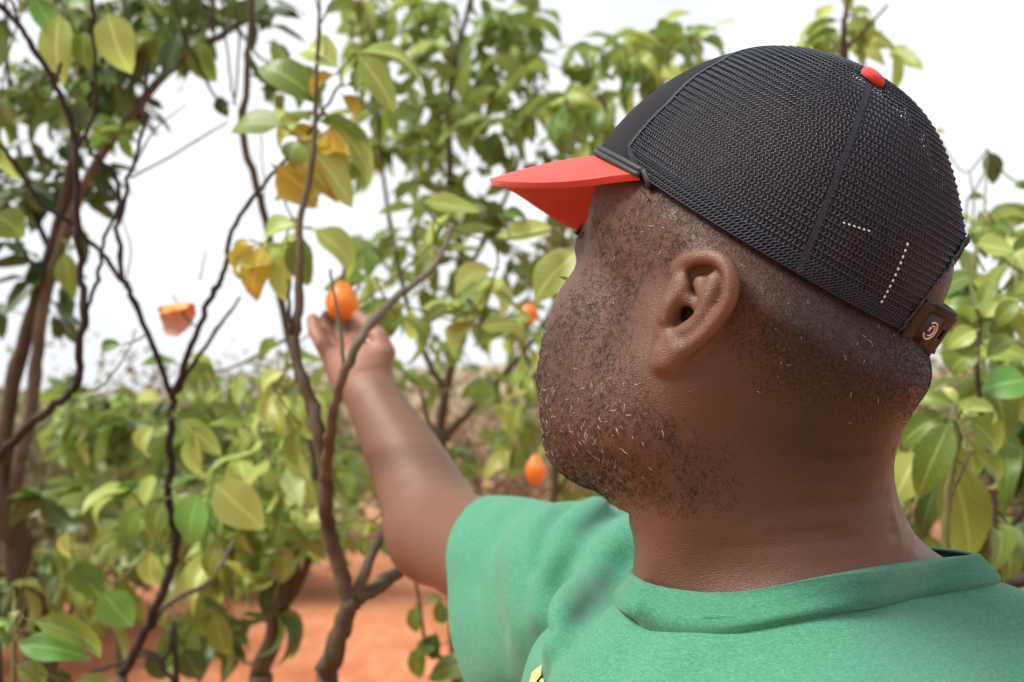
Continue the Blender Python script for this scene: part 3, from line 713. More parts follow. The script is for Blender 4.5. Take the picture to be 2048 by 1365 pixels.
def build_shirt(par):
    h = 0.0034 if DEV else 0.0024
    V, F = isosurface(shirt_sdf, np.array([-0.16, 0.30, 1.10]), np.array([0.46, 1.10, 1.52]), h, project=3, slack=1.6)
    ta, tr, th = _ta, _tr, _th
    a, r_, hh = neck_pol(V); rr = np.interp(a, ta, tr) - 0.0008; rh = np.interp(a, ta, th)
    hem = (V - HEM_C) @ HEM_N; nearR = np.linalg.norm(V - HEM_C, axis=1) < 0.22
    keep = ~((r_ < rr) & (hh > rh - 0.035)) & ~((hem > 0) & nearR) & (V[:, 2] > 1.105)
    F = F[keep[F].any(1)]; bad = ~keep
    # pull cut vertices onto the cutting curves
    m = bad & nearR & (hem > 0) & (hem < 0.02); V[m] -= HEM_N * hem[m][:, None]
    m = bad & ~(nearR & (hem > 0)); q = V - NC; rad = q - NAX * (q @ NAX)[:, None]; rl = np.linalg.norm(rad, axis=1)
    m &= (r_ < rr); V[m] += rad[m] / rl[m][:, None] * (rr - r_)[m][:, None]
    u = np.zeros(len(V), bool); u[F.ravel()] = True; rm = np.cumsum(u) - 1; V, F = V[u], rm[F]
    t = NT('green_jersey')
    n1 = t.noise(1.0, 5, 0.7, vec=t.mapv((420, 420, 1500), (0.2, 0.35, 0.6))); n2 = t.noise(1.0, 3, 0.6, vec=t.mapv((1500, 1500, 300), (0.1, -0.3, 0.2))); n3 = t.noise(14, 3)
    f = t.math('ADD', t.math('MULTIPLY', n1, 0.6), t.math('MULTIPLY', n2, 0.4))
    c = t.ramp(f, [(0.34, (0.028, 0.145, 0.082)), (0.5, (0.046, 0.200, 0.120)), (0.66, (0.105, 0.285, 0.192))])
    c = t.mix(t.ramp(n3, [(0.35, (0.0, 0.0, 0.0)), (0.75, (0.28, 0.28, 0.28))]), c, (0.048, 0.200, 0.122)); t.color(c)
    t.set(Roughness=0.85, Sheen_Weight=0.12, Sheen_Roughness=0.5, Specular_IOR_Level=0.25)
    kn = t.noise(1.0, 2, 0.5, vec=t.mapv((1500, 1500, 2200))); t.normal(t.bump(kn, 0.35, 0.0004, t.bump(n1, 0.2, 0.0006)))
    green = t.m
    ob = link('t_shirt', npmesh('t_shirt', V, F), par, green); ob['label'] = 'heather green short-sleeved T-shirt'
    md = ob.modifiers.new('s', 'SOLIDIFY'); md.thickness = 0.0013; md.offset = 1
    # ribbed collar: a folded band that follows the neck
    n = len(COL_TOP); prof = [(0.0, -0.0006), (0.02, 0.0012), (0.10, 0.0026), (0.35, 0.0036), (0.7, 0.0050), (0.93, 0.0056), (1.03, 0.0048), (1.09, 0.0020), (1.16, -0.0015), (1.32, -0.010)]
    up = COL_TOP - COL_BOT; nn = np.cross(np.gradient(COL_TOP, axis=0), up); nn /= np.linalg.norm(nn, axis=1)[:, None]; nn *= np.sign((nn * _out).sum(1))[:, None]
    res = 6; idx = np.arange(n * res) / res
    per = lambda A: np.stack([np.interp(idx, np.arange(n + 1), np.r_[A[:, k], A[:1, k]]) for k in range(3)], -1)
    T, Bt, N_ = per(COL_TOP), per(COL_BOT), per(nn); rib = (np.arange(n * res) % 2) * 0.00042
    rows = [T + (Bt - T) * s + N_ * (o + (rib[:, None] if 0.05 < s < 0.96 else 0)) for s, o in prof]
    V = np.concatenate(rows); m = n * res
    F = np.array([[i * m + j, i * m + (j + 1) % m, (i + 1) * m + (j + 1) % m, (i + 1) * m + j] for i in range(len(prof) - 1) for j in range(m)])
    co = link('collar', npmesh('collar', V, F), ob, green); md = co.modifiers.new('s', 'SOLIDIFY'); md.thickness = 0.0012; md.offset = -1
    # stitched line of the hem and the shoulder seam tape
    return ob, green

# ================================================================== body, skin and hair
def polymask(poly, x, y, soft):
    """signed soft inside test of a closed polygon"""
    poly = np.asarray(poly, float); a = poly; b = np.roll(poly, -1, 0); ins = np.zeros(len(x), bool); dmin = np.full(len(x), 1e9)
    for p0, p1 in zip(a, b):
        c = (p0[1] > y) != (p1[1] > y); xi = (p1[0] - p0[0]) * (y - p0[1]) / (p1[1] - p0[1] + 1e-12) + p0[0]; ins ^= c & (x < xi)
        t = np.clip(((x - p0[0]) * (p1[0] - p0[0]) + (y - p0[1]) * (p1[1] - p0[1])) / (((p1 - p0) ** 2).sum() + 1e-9), 0, 1)
        dmin = np.minimum(dmin, np.hypot(x - p0[0] - t * (p1[0] - p0[0]), y - p0[1] - t * (p1[1] - p0[1])))
    return np.clip(0.5 + np.where(ins, dmin, -dmin) / (2 * soft), 0, 1)
def head_poly(pix):
    out = []
    for x, y in pix:
        d = cast(body_raw, x, y, 0.42, 0.80, 0.62); out.append(to_head(np.array([P(x, y, d)], np.float32))[0][[0, 2]])
    return out
# outlines of beard and cropped hair on the side of the head, in the head's own (f, u) plane
BEARD = head_poly([(1300, 400), (1390, 470), (1340, 515), (1300, 560), (1262, 620), (1248, 690), (1262, 760), (1300, 815), (1370, 860), (1440, 905), (1450, 985), (1400, 1015), (1310, 1010), (1240, 990)])
BEARD += [(120, -150), (140, -55), (84, -34), (62, -18), (52, 12), (60, 34)]
WHITE = head_poly([(1130, 800), (1230, 760), (1280, 780), (1275, 880), (1210, 930), (1140, 900)]) ; WHITE += [(100, -100), (100, -60)]
FADE = head_poly([(1290, 385), (1250, 470), (1330, 510), (1400, 500), (1480, 520), (1500, 600), (1500, 690), (1560, 760), (1700, 800), (1800, 800)]) + [(-160, -40), (-160, 140), (40, 140)]
def hair_masks(V):
    q = to_head(V.astype(np.float32)); f, l, u = q[:, 0], np.abs(q[:, 1]), q[:, 2]
    lm = np.linalg.norm(q, axis=1) < 185
    beard = polymask(BEARD, f, u, 7.0) * lm * (u > -135)
    fade = polymask(FADE, f, u, 12.0) * lm
    ear = np.zeros(len(V))
    for mir in (False, True):
        W = mirror_head(V) if mir else V
        e = ear_sdf(W.astype(np.float32)); out = (W - EAR_O) @ EN
        ear = np.maximum(ear, np.clip(1 - e / 0.0022, 0, 1) * (np.linalg.norm(W - EAR_O, axis=1) < 0.055))
    return beard * (1 - ear), fade * (1 - ear), polymask(WHITE, f, u, 10.0) * lm, ear
def skin_material():
    t = NT('skin')
    n1 = t.noise(9, 4, 0.6); n2 = t.noise(70, 4, 0.6); n3 = t.noise(420, 3, 0.6)
    base = t.ramp(n1, [(0.30, (0.078, 0.033, 0.019)), (0.52, (0.106, 0.047, 0.027)), (0.74, (0.136, 0.063, 0.039))])
    base = t.mix(t.ramp(n2, [(0.35, (0.0, 0, 0)), (0.7, (0.5, 0.5, 0.5))]), base, (0.112, 0.048, 0.028))
    base = t.mix(t.attr('arm'), base, (0.140, 0.066, 0.039))
    base = t.mix(t.attr('palm'), base, (0.27, 0.130, 0.085))
    base = t.mix(t.attr('face'), base, (0.088, 0.050, 0.039))
    base = t.mix(t.attr('nape'), base, (0.030, 0.0155, 0.011))  # dark nape skin, with the shade there put into its colour
    base = t.mix(t.math('MULTIPLY', t.attr('scalp'), 0.75), base, (0.020, 0.014, 0.012))
    base = t.mix(t.attr('ear'), base, (0.125, 0.057, 0.036))
    # roots of cropped hair
    pores = t.vor(900); dots = t.ramp(pores, [(0.18, (1, 1, 1)), (0.42, (0, 0, 0))])
    fz = t.noise(1.0, 4, 0.7, vec=t.mapv((900, 900, 420), (0.2, 0.5, 0.3))); fine = t.ramp(fz, [(0.42, (0, 0, 0)), (0.60, (1, 1, 1))])
    clump = t.ramp(t.noise(130, 3), [(0.35, (0.25, 0.25, 0.25)), (0.65, (1, 1, 1))])
    hair = t.math('MULTIPLY', t.attr('stubble'), t.math('MULTIPLY', t.math('MAXIMUM', dots, fine), clump))
    base = t.mix(t.math('MULTIPLY', hair, 0.80), base, (0.010, 0.008, 0.008))
    t.color(base)
    sp = t.ramp(t.noise(160, 3), [(0.3, (0.36, 0.36, 0.36)), (0.7, (0.48, 0.48, 0.48))]); t.l(sp, t.b.inputs['Roughness'])
    t.set(Specular_IOR_Level=0.42, Subsurface_Weight=0.10, Subsurface_Radius=(1.0, 0.35, 0.18), Subsurface_Scale=0.004)
    # fine skin furrows
    v1 = t.vor(1.0, t.mapv((620, 620, 1500), (0.0, 0.65, 0.3)), 'DISTANCE_TO_EDGE'); v2 = t.noise(1.0, 3, 0.6, vec=t.mapv((500, 500, 1900), (0.1, 0.55, 0.2)))
    b1 = t.bump(v1, 0.6, 0.00045); b2 = t.bump(v2, 0.6, 0.0006, b1); b3 = t.bump(n2, 0.12, 0.002, b2); b4 = t.bump(hair, 0.5, 0.0006, b3); t.normal(b4)
    return t.m
def short_hairs(V, F, dens, count, length, radius, seed, curl=0.6, lift=0.45):
    rs = np.random.RandomState(seed)
    tri = np.concatenate([F[:, [0, 1, 2]], F[:, [0, 2, 3]]]); a, b, c = V[tri[:, 0]], V[tri[:, 1]], V[tri[:, 2]]
    nr_ = np.cross(b - a, c - a); ar = np.linalg.norm(nr_, axis=1); dw = dens[tri].mean(1) * ar; pr = dw / dw.sum()
    k = rs.choice(len(tri), count, p=pr); u, v = rs.rand(count), rs.rand(count); sw = u + v > 1; u[sw], v[sw] = 1 - u[sw], 1 - v[sw]
    p = a[k] + u[:, None] * (b - a)[k] + v[:, None] * (c - a)[k]; n = nr_[k] / ar[k][:, None]
    down = -HU * 0.8 - HF * 0.5; t = down + rs.normal(0, 0.65, (count, 3)); t -= n * (t * n).sum(1)[:, None]; t /= np.linalg.norm(t, axis=1)[:, None]
    s = np.cross(n, t); L = length * rs.uniform(0.5, 1.35, count)[:, None]; bend = rs.normal(0, curl, count)[:, None]; lf = lift * rs.uniform(0.4, 1.5, count)[:, None]
    pts = [p - n * 0.0002]
    for q in (0.34, 0.68, 1.0): pts.append(p + L * (q * t * (1 - 0.25 * abs(bend) * q) + s * bend * q * q * 0.8 + n * lf * (q - 0.55 * q * q)))
    return pts, n, radius * rs.uniform(0.8, 1.25, count)
def hairs_mesh(name, sets):
    S = Strands()
    for pts, n, r in sets:
        for i, k in enumerate((1.0, 0.9, 0.6)): S.add(pts[i], pts[i + 1], r * k, n)
    return S.mesh(name)
def build_body(par):
    beard, fade, white, ear = hair_masks(bV)
    q = to_head(bV.astype(np.float32)); f, l, u = q[:, 0], np.abs(q[:, 1]), q[:, 2]
    arm = np.clip((0.10 - bV[:, 0]) / 0.06, 0, 1) * np.clip((bV[:, 1] - 0.80) / 0.08, 0, 1)
    pd = np.linalg.norm(bV - P(695, 690, 1.30), axis=1); palm = np.clip((0.085 - pd) / 0.03, 0, 1)
    face = np.clip((f - 25) / 35, 0, 1) * (np.linalg.norm(q, axis=1) < 170) * np.clip((u + 120) / 30, 0, 1) * 0.8
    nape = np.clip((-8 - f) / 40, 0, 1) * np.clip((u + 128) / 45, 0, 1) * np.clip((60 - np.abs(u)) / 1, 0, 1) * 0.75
    nape = np.clip((-22 - f) / 50, 0, 1) * np.clip((u + 95) / 50, 0, 1) * 0.9  # mask for the nape's painted-in shade, stronger towards the back of the head
    stub = np.clip(np.maximum(beard * 0.42, fade * 0.85), 0, 1); top_ = np.clip((((bV - CC) @ CU) * 1e3 + 2) / 6, 0, 1) * (np.linalg.norm(q, axis=1) < 185); stub = np.maximum(stub, top_)
    me = npmesh('body', bV, bF, attrs={'arm': arm, 'palm': palm, 'face': face, 'nape': nape, 'ear': ear * (np.linalg.norm(q, axis=1) < 150), 'stubble': stub, 'scalp': top_})
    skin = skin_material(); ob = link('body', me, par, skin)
    hairm = simple_mat('black_hair', (0.010, 0.008, 0.008), 0.45); whitem = simple_mat('white_hair', (0.62, 0.58, 0.54), 0.4)
    k = 0.4 if DEV else 1.0
    N_ = np.abs(f) < 400
    # patchy density
    pn = 0.35 + 0.65 * (np.sin(f * 0.31 + np.sin(u * 0.23) * 2) * np.sin(u * 0.27 + np.sin(f * 0.19 + l * .2) * 2) * 0.5 + 0.5)
    cap_in = 1 - np.clip((((bV - CC) @ CU) * 1e3 + 2) / 4, 0, 1)
    sets = [short_hairs(bV, bF, beard * pn * cap_in, int(17000), 0.0026, 0.000090, 1, 0.9),
            short_hairs(bV, bF, fade * cap_in * (1 - beard), int(13000), 0.0013, 0.000070, 2, 0.3, 0.5)]
    tag(link('stubble', hairs_mesh('stubble', sets), ob, hairm), 'short black beard stubble and cropped hair', kind='stuff')
    sets = [short_hairs(bV, bF, beard * (0.02 + white) * cap_in, 520, 0.0028, 0.000090, 3, 0.9), short_hairs(bV, bF, fade * cap_in, 60, 0.0022, 0.00008, 4)]
    tag(link('white_stubble', hairs_mesh('white_stubble', sets), ob, whitem), 'scattered white hairs in the beard', kind='stuff')
    # brows, lashes, eyes
    rs = np.random.RandomState(7)
    S = Strands()
    for sgn in (1, -1):
        c = to_w = lambda a_: from_head((a_[0], sgn * a_[1], a_[2]))
        for i in range(520):
            s_ = rs.rand(); b_ = np.array([92.5 - 16 * s_ ** 2, 16 + 30 * s_, 16 + 7 * math.sin(s_ * 2.3) + rs.normal(0, 1.6)]); o = np.array([1.5, rs.uniform(3, 6), rs.uniform(0, 2.5)])
            def surf(l_, u_):
                g = np.linspace(108, 60, 97); v = head_sdf(np.array([from_head((k_, sgn * l_, u_)) for k_ in g], np.float32)); return float(g[np.argmax(v < 0.0002)])
            if i % 13 == 0: sf = [[surf(16 + 34 * a1, 10 + 4 * b1) for b1 in range(5)] for a1 in np.linspace(0, 1, 9)] if i == 0 else sf
            fs = lambda l_, u_: sf[int(np.clip((l_ - 16) / 34 * 8 + .5, 0, 8))][int(np.clip((u_ - 10) / 4 + .5, 0, 4))]
            a_ = from_head((fs(b_[1], b_[2]) - 0.5, sgn * b_[1], b_[2])); e_ = from_head((fs(b_[1] + o[1], b_[2] + o[2]) + 1.6, sgn * (b_[1] + o[1]), b_[2] + o[2])); S.add(a_[None], e_[None], 0.00009, np.array([HF]))
        for i in range(60):
            s_ = rs.rand() * 2 - 1; b_ = np.array([89.5 - 5 * s_ * s_, 31 + 12 * s_, -2.2]); m_ = b_ + [3, 2 * s_, -0.8]; e_ = b_ + [6.5, 4 * s_ + 1, 0.5]
            A_, M_, E_ = [from_head((z[0], sgn * z[1], z[2])) for z in (b_, m_, e_)]; S.add(np.array([A_, M_]), np.array([M_, E_]), 0.00010, np.array([HU, HU]))
    tag(link('brow_hair', S.mesh('brow_hair'), ob, hairm), 'black eyebrows and lashes', kind='stuff')
    for sgn in (1, -1):
        c = from_head((76.8, sgn * 31, 0)); V = []; n1, n2 = 16, 24
        for i in range(n1 + 1):
            for j in range(n2):
                th, ph = math.pi * i / n1, 2 * math.pi * j / n2; V.append(c + 0.0134 * (HF * math.cos(th) + HL * math.sin(th) * math.cos(ph) + HU * math.sin(th) * math.sin(ph)))
        F = np.array([[i * n2 + j, i * n2 + (j + 1) % n2, (i + 1) * n2 + (j + 1) % n2, (i + 1) * n2 + j] for i in range(n1) for j in range(n2)])
        me = npmesh('eye', np.array(V), F); eo = link('eye', me, ob); wm = bpy.data.materials.get('eye_white') or simple_mat('eye_white', (0.6, 0.55, 0.5), 0.2); im = bpy.data.materials.get('iris') or simple_mat('iris', (0.02, 0.01, 0.006), 0.1)
        me.materials.append(wm); me.materials.append(im); me.polygons.foreach_set('material_index', (np.arange(len(F)) < 3 * n2).astype(np.int32))
    # finger nails on the reaching hand
    return ob
person = empty('person', (float(NECK_BASE[0]), float(NECK_BASE[1]), 0.0), label='man in green T-shirt and black mesh cap reaching up to pick an orange', cat='person')
def keep_world(ch, pr): ch.location = [-pr.location[0], -pr.location[1], -pr.location[2]]
body = build_body(person); shirt, green_mat = build_shirt(person); cap = build_cap(person)
for c_ in (body, shirt, cap): keep_world(c_, person)
# yellow leaf print on the chest
def chest_print(par):
    m = simple_mat('yellow_print', (0.62, 0.66, 0.16), 0.7)
    for pts in ([(1058, 1368), (1064, 1345), (1083, 1330), (1082, 1350), (1068, 1368)], [(1076, 1368), (1082, 1358), (1088, 1356), (1086, 1368)]):
        c = np.mean(pts, axis=0); rim = []
        for i in range(len(pts)):
            a, b = np.array(pts[i]), np.array(pts[(i + 1) % len(pts)])
            for s in np.linspace(0, 1, 6)[:-1]: rim.append(a + (b - a) * s)
        V = []
        for x, y in [c] + rim:
            d = cast(shirt_sdf, x, y, 0.5, 1.1, 0.8) - 0.006; V.append(P(x, y, d))
        F = [[0, i + 1, (i + 1) % len(rim) + 1] for i in range(len(rim))]
        o = link('chest_print', npmesh('chest_print', np.array(V), F), par, m)
chest_print(shirt)

# ================================================================== ground
def hnoise(x, y, s=1.0, seed=0):
    v = 0
    for k, (fx, fy, a) in enumerate(((.7, .3, 1), (-.4, .9, .8), (1.7, 1.1, .45), (-1.3, 2.1, .4), (3.9, -2.7, .2), (2.2, 4.8, .18))):
        v = v + a * np.sin((x * fx + y * fy) * s + seed * 1.7 + k * 2.1)
    return v
def build_ground():
    xs = np.concatenate([-np.geomspace(800, 6, 40), np.linspace(-5.5, 5.5, 111), np.geomspace(6, 800, 40)])
    ys = np.concatenate([[-800, -200, -50, -12, -5], np.linspace(-2, 9, 140), np.geomspace(9.2, 1500, 60)])
    X, Y = np.meshgrid(xs, ys); near = np.exp(-(np.hypot(X, Y - 3) / 12) ** 2)
    Z = 0.030 * hnoise(X, Y, 1.1) * near + 0.010 * hnoise(X, Y, 5.3, 2) * near + 0.25 * (1 - near) * np.clip(hnoise(X, Y, 0.06, 5), 0, 2) * np.clip(np.hypot(X, Y) / 40 - 0.3, 0, 1)
    V = np.stack([X, Y, Z], -1).reshape(-1, 3); nx = len(xs)
    F = np.array([[i * nx + j, i * nx + j + 1, (i + 1) * nx + j + 1, (i + 1) * nx + j] for i in range(len(ys) - 1) for j in range(nx - 1)])
    t = NT('red_soil'); n = t.noise(0.7, 6, 0.65); n2 = t.noise(7, 6, 0.7); n3 = t.noise(60, 4, 0.7); far = t.noise(0.02, 4)
    c = t.ramp(n, [(0.35, (0.32, 0.105, 0.046)), (0.5, (0.44, 0.155, 0.070)), (0.65, (0.50, 0.200, 0.105))])
    c = t.mix(t.ramp(n2, [(0.5, (0, 0, 0)), (0.72, (0.55, 0.55, 0.55))]), c, (0.60, 0.33, 0.20))
    c = t.mix(t.ramp(n2, [(0.3, (0.6, 0.6, 0.6)), (0.42, (0, 0, 0))]), c, (0.24, 0.085, 0.045))
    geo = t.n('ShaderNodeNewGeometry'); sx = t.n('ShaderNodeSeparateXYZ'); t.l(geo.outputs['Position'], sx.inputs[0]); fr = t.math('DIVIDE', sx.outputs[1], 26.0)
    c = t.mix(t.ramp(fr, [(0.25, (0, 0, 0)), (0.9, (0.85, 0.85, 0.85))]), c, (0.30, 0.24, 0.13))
    t.color(c); t.set(Roughness=0.95, Specular_IOR_Level=0.1); t.normal(t.bump(n3, 0.6, 0.01, t.bump(n2, 0.6, 0.03)))
    tag(link('ground', npmesh('ground', V, F), None, t.m), kind='structure')
    # low brown hills beyond the orchard
    th = np.linspace(-1.4, 1.4, 240); V = []
    for r_, hh in ((170, -1.0), (200, 5.0), (260, 11.0), (340, 9.0), (420, -2)):
        for k, a in enumerate(th): V.append((r_ * math.sin(a), r_ * math.cos(a), max(-1, hh * (0.55 + 0.25 * math.sin(a * 5 + 1) + 0.16 * math.sin(a * 13 + 2) + 0.05 * math.sin(a * 37)))))
    n = len(th); F = np.array([[i * n + j, i * n + j + 1, (i + 1) * n + j + 1, (i + 1) * n + j] for i in range(4) for j in range(n - 1)])
    t = NT('dry_hill'); nn_ = t.noise(0.05, 6, 0.7); t.color(t.ramp(nn_, [(0.35, (0.13, 0.13, 0.06)), (0.55, (0.26, 0.20, 0.12)), (0.7, (0.36, 0.25, 0.16))])); t.set(Roughness=1.0)
    tag(link('hills', npmesh('hills', np.array(V), F), None, t.m), kind='structure')

# ================================================================== leaves
def leaf_mesh(name, L=1.0, W=0.46, fold=0.25, curl=0.2, wave=0.03, nl=7, asym=0.0, seed=0, tipn=0.0):
    """a citrus leaf blade of unit length along +Y, short winged stalk at the base"""
    rs = np.random.RandomState(seed); V, UV = [], []; cols = [-1, -0.52, 0, 0.52, 1]
    for i in range(nl + 1):
        v = i / nl; w = W * 0.5 * (math.sin(math.pi * min(v, 1) ** 0.82) ** 0.78 if 0 < v < 1 else 0.0) * (1 - 0.18 * v)
        if i == 0: w = 0.012
        if i == nl: w = 0.004
        an = curl * v * v * 1.6; y = math.sin(an) / an * v if an > 1e-4 else v; z = -(1 - math.cos(an)) / an * v if an > 1e-4 else 0.0
        for c in cols:
            ww = w * c * (1 + asym * c); zz = abs(ww) * fold + wave * math.sin(v * 9 + c * 2 + seed) * abs(c) * math.sin(math.pi * v)
            V.append((ww, 0.06 + 0.94 * y + 0.0, z + zz)); UV.append((0.5 + 0.5 * c, v))
    n = 5; F = [[i * n + j, i * n + j + 1, (i + 1) * n + j + 1, (i + 1) * n + j] for i in range(nl) for j in range(4)]
    b = len(V); r = 0.010      # stalk
    for y_ in (-0.07, 0.075):
        for k in range(3): a = 2.1 * k; V.append((r * math.cos(a), y_, r * math.sin(a) - 0.004)); UV.append((0.5, 0.0))
    F += [[b + k, b + (k + 1) % 3, b + 3 + (k + 1) % 3, b + 3 + k] for k in range(3)]
    return npmesh(name, np.array(V), np.array(F), uv=UV)
def leaf_mat(name, c0, c1, blotch, under, tr=0.35, blot=(0.55, 0.75), edge=None):
    t = NT(name); uvn = t.n('ShaderNodeUVMap', uv_map='UVMap'); oi = t.n('ShaderNodeObjectInfo'); at = t.n('ShaderNodeAttribute', attribute_name='tint'); ad = t.math('ADD', oi.outputs['Random'], at.outputs['Fac'])
    c = t.ramp(t.math('FRACT', ad), [(0.0, c0), (1.0, c1)])
    n = t.noise(14, 4, 0.6); c = t.mix(t.ramp(n, [(blot[0], (0, 0, 0)), (blot[1], (0.8, 0.8, 0.8))]), c, blotch)
    s = t.n('ShaderNodeSeparateXYZ'); t.l(uvn.outputs[0], s.inputs[0])
    ax = t.math('ABSOLUTE', t.math('SUBTRACT', s.outputs[0], 0.5))
    mid = t.ramp(ax, [(0.02, (0.75, 0.75, 0.75)), (0.055, (0, 0, 0))]); c = t.mix(mid, c, tuple(min(1, k * 1.5 + 0.05) for k in c1))
    w = t.math('SINE', t.math('MULTIPLY', t.math('SUBTRACT', s.outputs[1], t.math('MULTIPLY', ax, 0.42)), 62.0)); vn = t.ramp(w, [(0.80, (0, 0, 0)), (0.97, (1, 1, 1))])
    c = t.mix(t.math('MULTIPLY', vn, 0.22), c, tuple(min(1, k * 1.5 + 0.03) for k in c1))
    if edge: c = t.mix(t.ramp(t.math('ADD', s.outputs[1], t.math('MULTIPLY', n, 0.3)), [(0.95, (0, 0, 0)), (1.12, (0.9, 0.9, 0.9))]), c, edge)
    g = t.n('ShaderNodeNewGeometry'); c2 = t.mix(t.math('MULTIPLY', g.outputs['Backfacing'], 0.6), c, under)
    t.color(c2); t.set(Roughness=0.42, Specular_IOR_Level=0.45); t.normal(t.bump(vn, 0.25, 0.001))
    tl = t.n('ShaderNodeBsdfTranslucent'); t.l(t.mix(0.35, c2, tuple(min(1, k * 2.0) for k in c1)), tl.inputs['Color']); ms = t.n('ShaderNodeMixShader'); ms.inputs[0].default_value = tr
    t.l(t.b.outputs[0], ms.inputs[1]); t.l(tl.outputs[0], ms.inputs[2]); t.l(ms.outputs[0], t.out.inputs[0]); return t.m
LM = {
 'G': leaf_mat('green_leaf', (0.060, 0.140, 0.022), (0.125, 0.235, 0.035), (0.20, 0.26, 0.045), (0.16, 0.22, 0.07), 0.36),
 'V': leaf_mat('vivid_leaf', (0.085, 0.260, 0.050), (0.150, 0.350, 0.075), (0.24, 0.36, 0.08), (0.18, 0.30, 0.11), 0.36),
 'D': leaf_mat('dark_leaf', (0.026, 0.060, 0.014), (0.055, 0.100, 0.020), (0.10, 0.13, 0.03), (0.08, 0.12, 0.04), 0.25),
 'P': leaf_mat('pale_leaf', (0.235, 0.350, 0.075), (0.400, 0.490, 0.135), (0.40, 0.40, 0.09), (0.30, 0.36, 0.13), 0.42),
 'O': leaf_mat('olive_leaf', (0.095, 0.165, 0.028), (0.180, 0.255, 0.045), (0.24, 0.26, 0.05), (0.20, 0.24, 0.08), 0.40),
 'Y': leaf_mat('yellow_leaf', (0.400, 0.320, 0.040), (0.520, 0.380, 0.060), (0.28, 0.32, 0.06), (0.42, 0.36, 0.10), 0.40, (0.5, 0.68), (0.34, 0.17, 0.04)),
}
_lm = {}
def leaf_data(kind, var):
    if (kind, var) not in _lm:
        prm = [(0.38, 0.25, 0.45, 0.03), (0.42, 0.50, 0.9, 0.035), (0.38, 0.15, 0.25, 0.045), (0.34, 0.80, 0.7, 0.02), (0.50, 0.18, 0.5, 0.035), (0.36, 0.95, 1.3, 0.02), (0.58, 0.14, 0.35, 0.035), (0.42, 0.40, -0.4, 0.035)][var]
        me = leaf_mesh('leaf', W=prm[0], fold=prm[1], curl=prm[2], wave=prm[3], seed=var); me.materials.append(LM[kind]); _lm[(kind, var)] = me
    return _lm[(kind, var)]
def put_leaf(par, base, tip, kind, var, facing=None, roll=0.0, width=None):
    base = np.asarray(base, float); tip = np.asarray(tip, float); y = tip - base; L = np.linalg.norm(y); y /= L
    f = np.array([0, -0.6, 0.8]) if facing is None else np.asarray(facing, float)
    z = f - y * (f @ y)
    if np.linalg.norm(z) < 1e-3: z = np.cross(y, [1, 0, 0])
    z = nrm(z); x = np.cross(y, z); x, z = x * math.cos(roll) + z * math.sin(roll), z * math.cos(roll) - x * math.sin(roll)
    me = leaf_data(kind, var); o = bpy.data.objects.new('leaf', me); COL.objects.link(o); o.parent = par
    wx = 1.0 if width is None else width / (L * [0.38, 0.42, 0.38, 0.34, 0.50, 0.36, 0.58, 0.42][var])
    M = Matrix(((x[0] * L * wx, y[0] * L, z[0] * L, base[0]), (x[1] * L * wx, y[1] * L, z[1] * L, base[1]), (x[2] * L * wx, y[2] * L, z[2] * L, base[2]), (0, 0, 0, 1)))
    pl = par.location; M.translation = Vector(base) - Vector(pl); o.matrix_basis = M
    return o
def bark(name, c0, c1, rough=0.85):
    t = NT(name); n = t.noise(1, 5, 0.65, vec=t.mapv((60, 60, 18))); n2 = t.noise(9, 3)
    c = t.ramp(n, [(0.3, c0), (0.7, c1)]); c = t.mix(t.ramp(n2, [(0.5, (0, 0, 0)), (0.7, (0.5, 0.5, 0.5))]), c, tuple(k * 1.5 for k in c1)); t.color(c); t.set(Roughness=rough, Specular_IOR_Level=0.25); t.normal(t.bump(n, 0.5, 0.002)); return t.m
BK = {'dark': bark('dark_twig_bark', (0.014, 0.010, 0.009), (0.045, 0.032, 0.026)), 'grey': bark('grey_bark', (0.060, 0.050, 0.036), (0.135, 0.115, 0.085)), 'green': bark('green_twig_bark', (0.09, 0.10, 0.03), (0.16, 0.16, 0.06)), 'brown': bark('brown_bark', (0.040, 0.029, 0.018), (0.095, 0.072, 0.045))}

